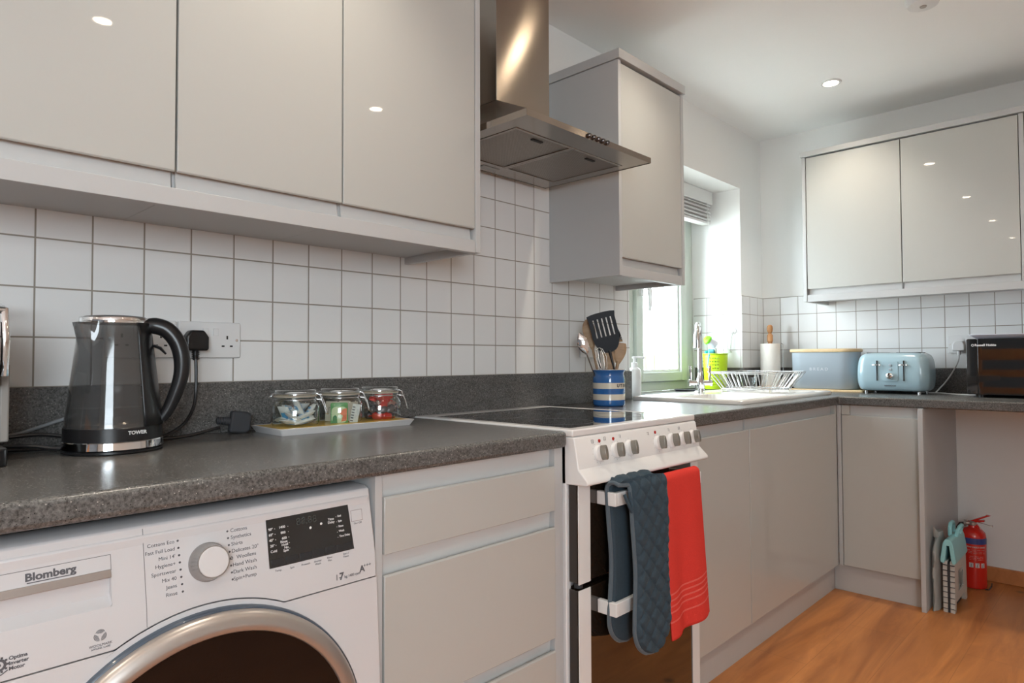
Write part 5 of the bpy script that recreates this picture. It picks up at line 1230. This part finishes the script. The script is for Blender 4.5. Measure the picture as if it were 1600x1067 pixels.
# front details sit on the curved front: x at height z
def fx(z): return -.1025 - .003*math.exp(-((z-.09)/.05)**2)
b = MB(); b.prism(rrect(-.034, .034, .062, .158, .008), 0, 1, 'yz')
for v in b.bm.verts: v.co.x = fx(v.co.z) - .0008 if v.co.x < .5 else fx(v.co.z)+.006
b.build('control_plate', m_duck, t, .0008)
for y in (.058, -.058):
    b = MB(); b.box((-.1068, y-.0022, .064), (-.098, y+.0022, .162)); sl = b.build('lever_slot', m_blackm, t)
    b = MB(); b.tube([(-.108, y+.016, .140), (-.1125, y+.010, .141), (-.1125, y-.010, .141), (-.108, y-.016, .140)], .0052, 10, flat=.8); b.cyl((-.112, y, .141), (-.100, y, .141), .003, 8); b.build('lever', m_chrome, sl)
b = MB(); b.lathe([(.017, .102), (.017, .108), (.0145, .122), (.012, .1235)], (0, 0, .088), 28, '-x'); kb = b.build('browning_dial', m_chrome, t); b = MB(); b.box((-.126, -.0025, .074), (-.120, .0025, .102)); b.build('dial_ridge', m_chrome, kb)
b = MB()
for z in (.140, .119): b.lathe([(.0062, .100), (.0062, .1075), (.005, .1085)], (0, 0, z), 16, '-x')
b.build('buttons', m_duck2, t)
b = MB(); b.text('KENWOOD', .0085, Vector((-.1062, .0, .040)), FX, 'CENTER', .0003, .0003, 1.1)
b.build('maker_name', m_print, t)
for x in (-.072, .072):
    for y in (-.115, .115): b = MB(); b.lathe([(.0075, 0), (.0085, .013)], (x, y, 0), 12); b.build('foot', m_wire, t)
socket('white double wall socket behind the microwave corner', (XE-T, -1.010, 1.128), R(-90))
plug('white mains plug in the socket left of the microwave', (XE-T-.0095, -.985, 1.118), R(-90), m_wplas)
b = MB(); b.tube([(3.538, -.985, 1.075), (3.535, -.983, 1.05), (3.52, -.965, 1.00), (3.505, -.935, .945), (3.49, -.905, .905), (3.47, -.90, .8925), (3.43, -.93, .892), (3.38, -.985, .892), (3.35, -1.04, .892), (3.345, -1.08, .892)], .0034, 8, sm=5); tag(b.build('power_cord', mat('white_cable', (.62, .61, .60), .5, noise=.02)), 'white cord looping from the wall plug to the worktop by the toaster', 'cord')
b = MB(); b.tube([(3.47, -.80, .897), (3.46, -.86, .8925), (3.44, -.92, .8925), (3.42, -.95, .8925)], .0034, 8, sm=5); tag(b.build('power_cord', bpy.data.materials['white_cable']), 'short white cord lying beside the toaster', 'cord')

# microwave
t = thing('microwave', 'black glass-fronted microwave at the right edge of the photo', 'microwave', (3.375, -1.305, WT))
b = MB(); b.box((-.150, -.235, .012), (.155, .235, .256)); b.build('housing', m_black, t, .006)
b = MB(); b.prism(rrect(-.155+0, 1, 0, 1, .01), 0, 1, 'yz'); b.bm.free(); b = MB(); b.prism(rrect(.196, .236, .013, .257, .008), -.165, -.1505, 'yz'); b.build('left_stile', m_bglass, t, .001)
b = MB(); b.prism(rrect(-.120, .1945, .013, .257, .003), -.165, -.1505, 'yz'); b.build('door', m_bglass, t, .001)
b = MB(); b.prism(rrect(-.236, -.1215, .013, .257, .008), -.165, -.1505, 'yz'); b.build('control_strip', m_bglass, t, .001)
b = MB(); b.text('Russell Hobbs', .0135, Vector((-.1652, .205, .229)), FX, 'LEFT', .0002, .0004, 1.0)
b.lathe([(.0052, .165), (.0052, .1654), (.0036, .1654), (.0036, .165)], (0, .212, .229), 20, '-x', caps=False); b.build('maker_name', mat('bright_white_print', (.85, .85, .85), .5, noise=.01), t)
for y in (-.19, .19):
    for x in (-.11, .11): o = MB(); o.lathe([(.014, 0), (.014, .013)], (x, y, 0), 16); o.build('foot', m_black, t)
b = MB(); b.loft([[Vector((x, y, z)) for x, y in rrect(3.225-g, 3.50+g, -1.50-g, -1.085+g, .03, 5)] for g, z in ((-.03, WT+.2575), (-.012, WT+.2585), (.004, WT+.272), (.012, WT+.2745), (.012, WT+.2765), (.0, WT+.2745), (-.03, WT+.262))]); tag(b.build('plastic_tray', m_lilac), 'shallow lilac-white plastic tray lying on top of the microwave', 'tray')

# ---------------------------------------------------------------- on the floor
t = thing('fire_extinguisher', 'small red fire extinguisher standing against the end wall', 'fire extinguisher', (3.425, -1.043, 0))
b = MB(); b.lathe([(.040, 0), (.050, .004), (.052, .012), (.052, .235), (.048, .253), (.034, .268), (.018, .275), (.016, .283)], seg=48); cy_ = b.build('cylinder', m_ext, t)
b = MB(); b.lathe([(.0523, .205), (.0523, .232)], seg=48, caps=False); b.build('blue_band', mat('blue_label_band', (.04, .06, .22), .4, noise=.03), t)
def on_cyl(mb, s_, size, a_deg, z, r_=.0524, bold=0, sx=1):
    a = R(a_deg); mb.text(s_, size, Vector((r_*math.cos(a), r_*math.sin(a), z)), Matrix.Rotation(a+R(90), 4, 'Z') @ Matrix.Rotation(R(90), 4, 'X'), 'CENTER', .0002, bold, sx)
b = MB()
for i, ch in enumerate('EXTINGUISHER'): on_cyl(b, ch, .0085, -180+(i-5.5)*7.0+24, .192, bold=.0004)
for z, n_ in ((.179, 9), (.172, 8), (.165, 9), (.150, 8), (.143, 7), (.136, 7)):
    for k in range(n_*2):
        if (k*7+int(z*1000)) % 5 == 0: continue
        a = R(-180+24+(k-n_)*4.4); b.tube([(.0524*math.cos(a), .0524*math.sin(a), z), (.0524*math.cos(a+R(3)), .0524*math.sin(a+R(3)), z)], .0007, 5)
for k in range(3):
    a0 = -180+24-24+k*26; b.sheet(lambda u, v: Vector((.0525*math.cos(R(a0-9+18*u)), .0525*math.sin(R(a0-9+18*u)), .100+.021*v)), 4, 1)
b.build('label_print', mat('label_white', (.60, .52, .50), .5, noise=.03), t)
b = MB()
for k in range(3):
    a0 = -180+24-24+k*26; a = R(a0); c_ = (.0528*math.cos(a), .0528*math.sin(a), .110)
    b.tube([(c_[0], c_[1], .104), (c_[0], c_[1], .113), (.0528*math.cos(a+.06), .0528*math.sin(a+.06), .117)], .0012, 6); b.tube([(.0528*math.cos(a-.07), .0528*math.sin(a-.07), .104), (.0528*math.cos(a+.07), .0528*math.sin(a+.07), .104)], .0008, 6)
b.build('label_symbols', m_print, t)
b = MB(); b.lathe([(.014, .283), (.017, .286), (.017, .298), (.012, .303)], seg=20); b.cyl((0, 0, .292), (-.012, .026, .292), .009, 14); b.lathe([(.0155, 0), (.0155, .008)], (-.014, .030, .292), 20, '-y'); b.build('valve', m_silver, t)
b = MB(); b.box((-.010, -.048, .296), (.010, .020, .304), rot=Matrix.Rotation(R(-12), 3, 'X'), piv=(0, 0, .30)); b.prism([(.014, .300), (-.050, .334), (-.054, .338), (-.070, .336), (-.050, .326), (.010, .292)], -.009, .009, 'yz'); b.build('lever', m_ext, t, .001)
b = MB(); b.prism([(-.018, .29), (-.044, .252), (-.052, .232), (-.046, .232), (-.038, .252), (-.010, .284)], -.008, .008, 'yz'); b.build('carry_handle', m_ext, t, .001)
b = MB(); b.tube([(-.012, .026, .292), (-.020, .046, .288), (-.022, .056, .27), (-.022, .0585, .20), (-.022, .0585, .09), (-.020, .057, .02)], .0058, 10); b.build('hose', m_black, t)
b = MB(); b.tube([(0, -.02, .300), (0, -.060, .292), (0, -.075, .291)], .0016, 6); b.lathe([(.005, .075), (.005, .077)], (0, 0, .291), 10, '-y'); b.build('safety_pin', m_wire, t)
b = MB(); b.tube([(-.030, -.048, .004), (-.030, -.062, .006), (-.020, -.070, .020), (.02, -.066, .022)], .003, 8); b.build('bracket_foot', m_black, t)

t = thing('folding_step_stool', 'folded white step stool with aqua hinged edge standing on the floor', 'step stool', (3.100, -1.028, 0)); t.scale = (.74, .92, .86)
# two folded leaves, faces parallel to the end panel, long side running back towards the wall
for s_, nm in ((1, 'leaf_inner'), (-1, 'leaf_outer')):
    y0 = .005 if s_ > 0 else -.023; b = MB()
    xsg = [-.175, -.150, -.055, .075, .150, .175]; 
    out_ = [(-.175, 0), (-.140, 0), (-.128, .045), (.118, .045), (.135, 0), (.175, 0), (.155, .245), (-.165, .245)]
    hole_ = [(-.060, .085), (.075, .085), (.075, .185), (-.060, .185)]
    bm = b.bm
    # outline with a window opening, bridged as quads
    def ringz(y): return [bm.verts.new((x, y, z)) for x, z in out_], [bm.verts.new((x, y, z)) for x, z in hole_]
    (oa, ha), (ob_, hb_) = ringz(y0), ringz(y0+.018)
    for (o_, h_) in ((oa, ha), (ob_, hb_)):
        bm.faces.new((o_[2], o_[3], h_[1], h_[0])); bm.faces.new((o_[3], o_[4], o_[5])); bm.faces.new((o_[3], o_[5], o_[6], h_[2], h_[1])); bm.faces.new((o_[6], o_[7], h_[3], h_[2])); bm.faces.new((o_[7], o_[0], o_[2], h_[0], h_[3])); bm.faces.new((o_[0], o_[1], o_[2]))
    for k in range(8): bm.faces.new((oa[k], oa[(k+1) % 8], ob_[(k+1) % 8], ob_[k]))
    for k in range(4): bm.faces.new((ha[k], hb_[k], hb_[(k+1) % 4], ha[(k+1) % 4]))
    b._fin(0)
    lf = b.build('folded_leaf', m_offw, t, .0015)
    b = MB()
    for k in range(9): b.box((-.1775, y0-.0006, .018+k*.026), (-.1715+.001*k, y0+.0186, .020+k*.026))
    b.build('edge_grooves', m_rubber, lf)
    b = MB()
    for k in range(3): b.box((-.03+k*.035, y0+(-.001 if s_ < 0 else .018), .10), (-.022+k*.035, y0+(.0 if s_ < 0 else .019), .17))
    b.build('inner_slots', m_rubber, lf)
b = MB(); b.box((-.172, -.004, .0), (.160, .004, .235)); b.build('dark_gap_hinge', m_rubber, t)
for s_ in (-1, 1):
    b = MB(); b.prism([(.002*s_, .352), (.014*s_, .345), (.020*s_, .330), (.031*s_, .250), (.029*s_, .238), (.016*s_, .236), (.012*s_, .25), (.005*s_, .318)], -.180, .150, 'yz'); b.build('hinged_edge', m_aqua, t, .003)
b = MB(); b.cyl((-.182, 0, .338), (.152, 0, .338), .0155, 18); b.build('hinge_barrel', m_aqua, t)
b = MB(); b.tube([(-.03, -.012, .345), (-.03, -.020, .378), (-.01, -.024, .392), (.05, -.024, .392), (.07, -.020, .378), (.07, -.012, .345)], .0085, 10); b.tube([(-.03, .012, .345), (-.03, .012, .385), (-.01, .012, .402), (.05, .012, .402), (.07, .012, .385), (.07, .012, .345)], .0085, 10); b.build('carry_handle', m_aqua, t)

# crumpled translucent bag between panel and stool
m_bag = glass_mat('translucent_film', (.66, .68, .66), .25, .9); nt = m_bag.node_tree
b = MB(); rings = []; rb = random.Random(3)
for j in range(15):
    z = j*.0225; k = 1 if j < 12 else 1-(j-11)*.22; ring = []
    for i in range(28):
        a = 2*PI*i/28; wob = 1+.05*math.sin(3*a+j*.9)+.04*math.sin(7*a-j*1.7); ring.append(Vector((.115*k*wob*math.cos(a)*(1.0 if j < 13 else .8), .0165*wob*math.sin(a)*(1 if j < 12 else .8), .001+z)))
    rings.append(ring)
b.loft(rings); b.tube([(-.06, 0, .30), (-.085, 0, .335), (-.10, .001, .352)], [.010, .006, .002], 8, flat=.4)
o = b.build('clear_plastic_bag', mat('grey_translucent_film', (.58, .60, .58), .3, trans=.0, alpha=.6, noise=.1), None, angle=80); o.location = (3.06, -.981, 0); tag(o, 'greyish translucent plastic bag pressed between end panel and stool', 'bag')

# dining chair in the room behind, seen only as a reflection in the microwave
def chair(x, y, rz, label):
    t = thing('dining_chair', label, 'chair', (x, y, 0), rz)
    for sx_ in (-1, 1):
        b = MB(); b.prism([(-.20, 0), (-.165, 0), (-.17, .45), (-.235, 1.17), (-.265, 1.17), (-.205, .45)], sx_*.205-.018, sx_*.205+.018, 'yz'); b.build('rear_post', m_chair, t, .003)
        box('leg', (sx_*.20-.018, .175, 0), (sx_*.20+.018, .211, .435), m_chair, t, .003)
    b = MB(); b.prism(rrect(-.225, .225, -.20, .225, .03), .435, .462, 'xy'); b.build('seat', m_chair, t, .004)
    for z, h in ((.70, .06), (.87, .07), (1.04, .11)):
        off = -(z-.45)*.09-.19; b = MB(); b.prism([(-.19+.38*k/10, off-.012-.025*math.sin(PI*k/10)) for k in range(11)] + [(.19-.38*k/10, off+.008-.025*math.sin(PI*k/10)) for k in range(11)], z, z+h, 'xy'); b.build('back_rail', m_chair, t, .002)
chair(-1.75, -.62, R(90), 'orange wooden ladder-back dining chair mirrored in the microwave door')
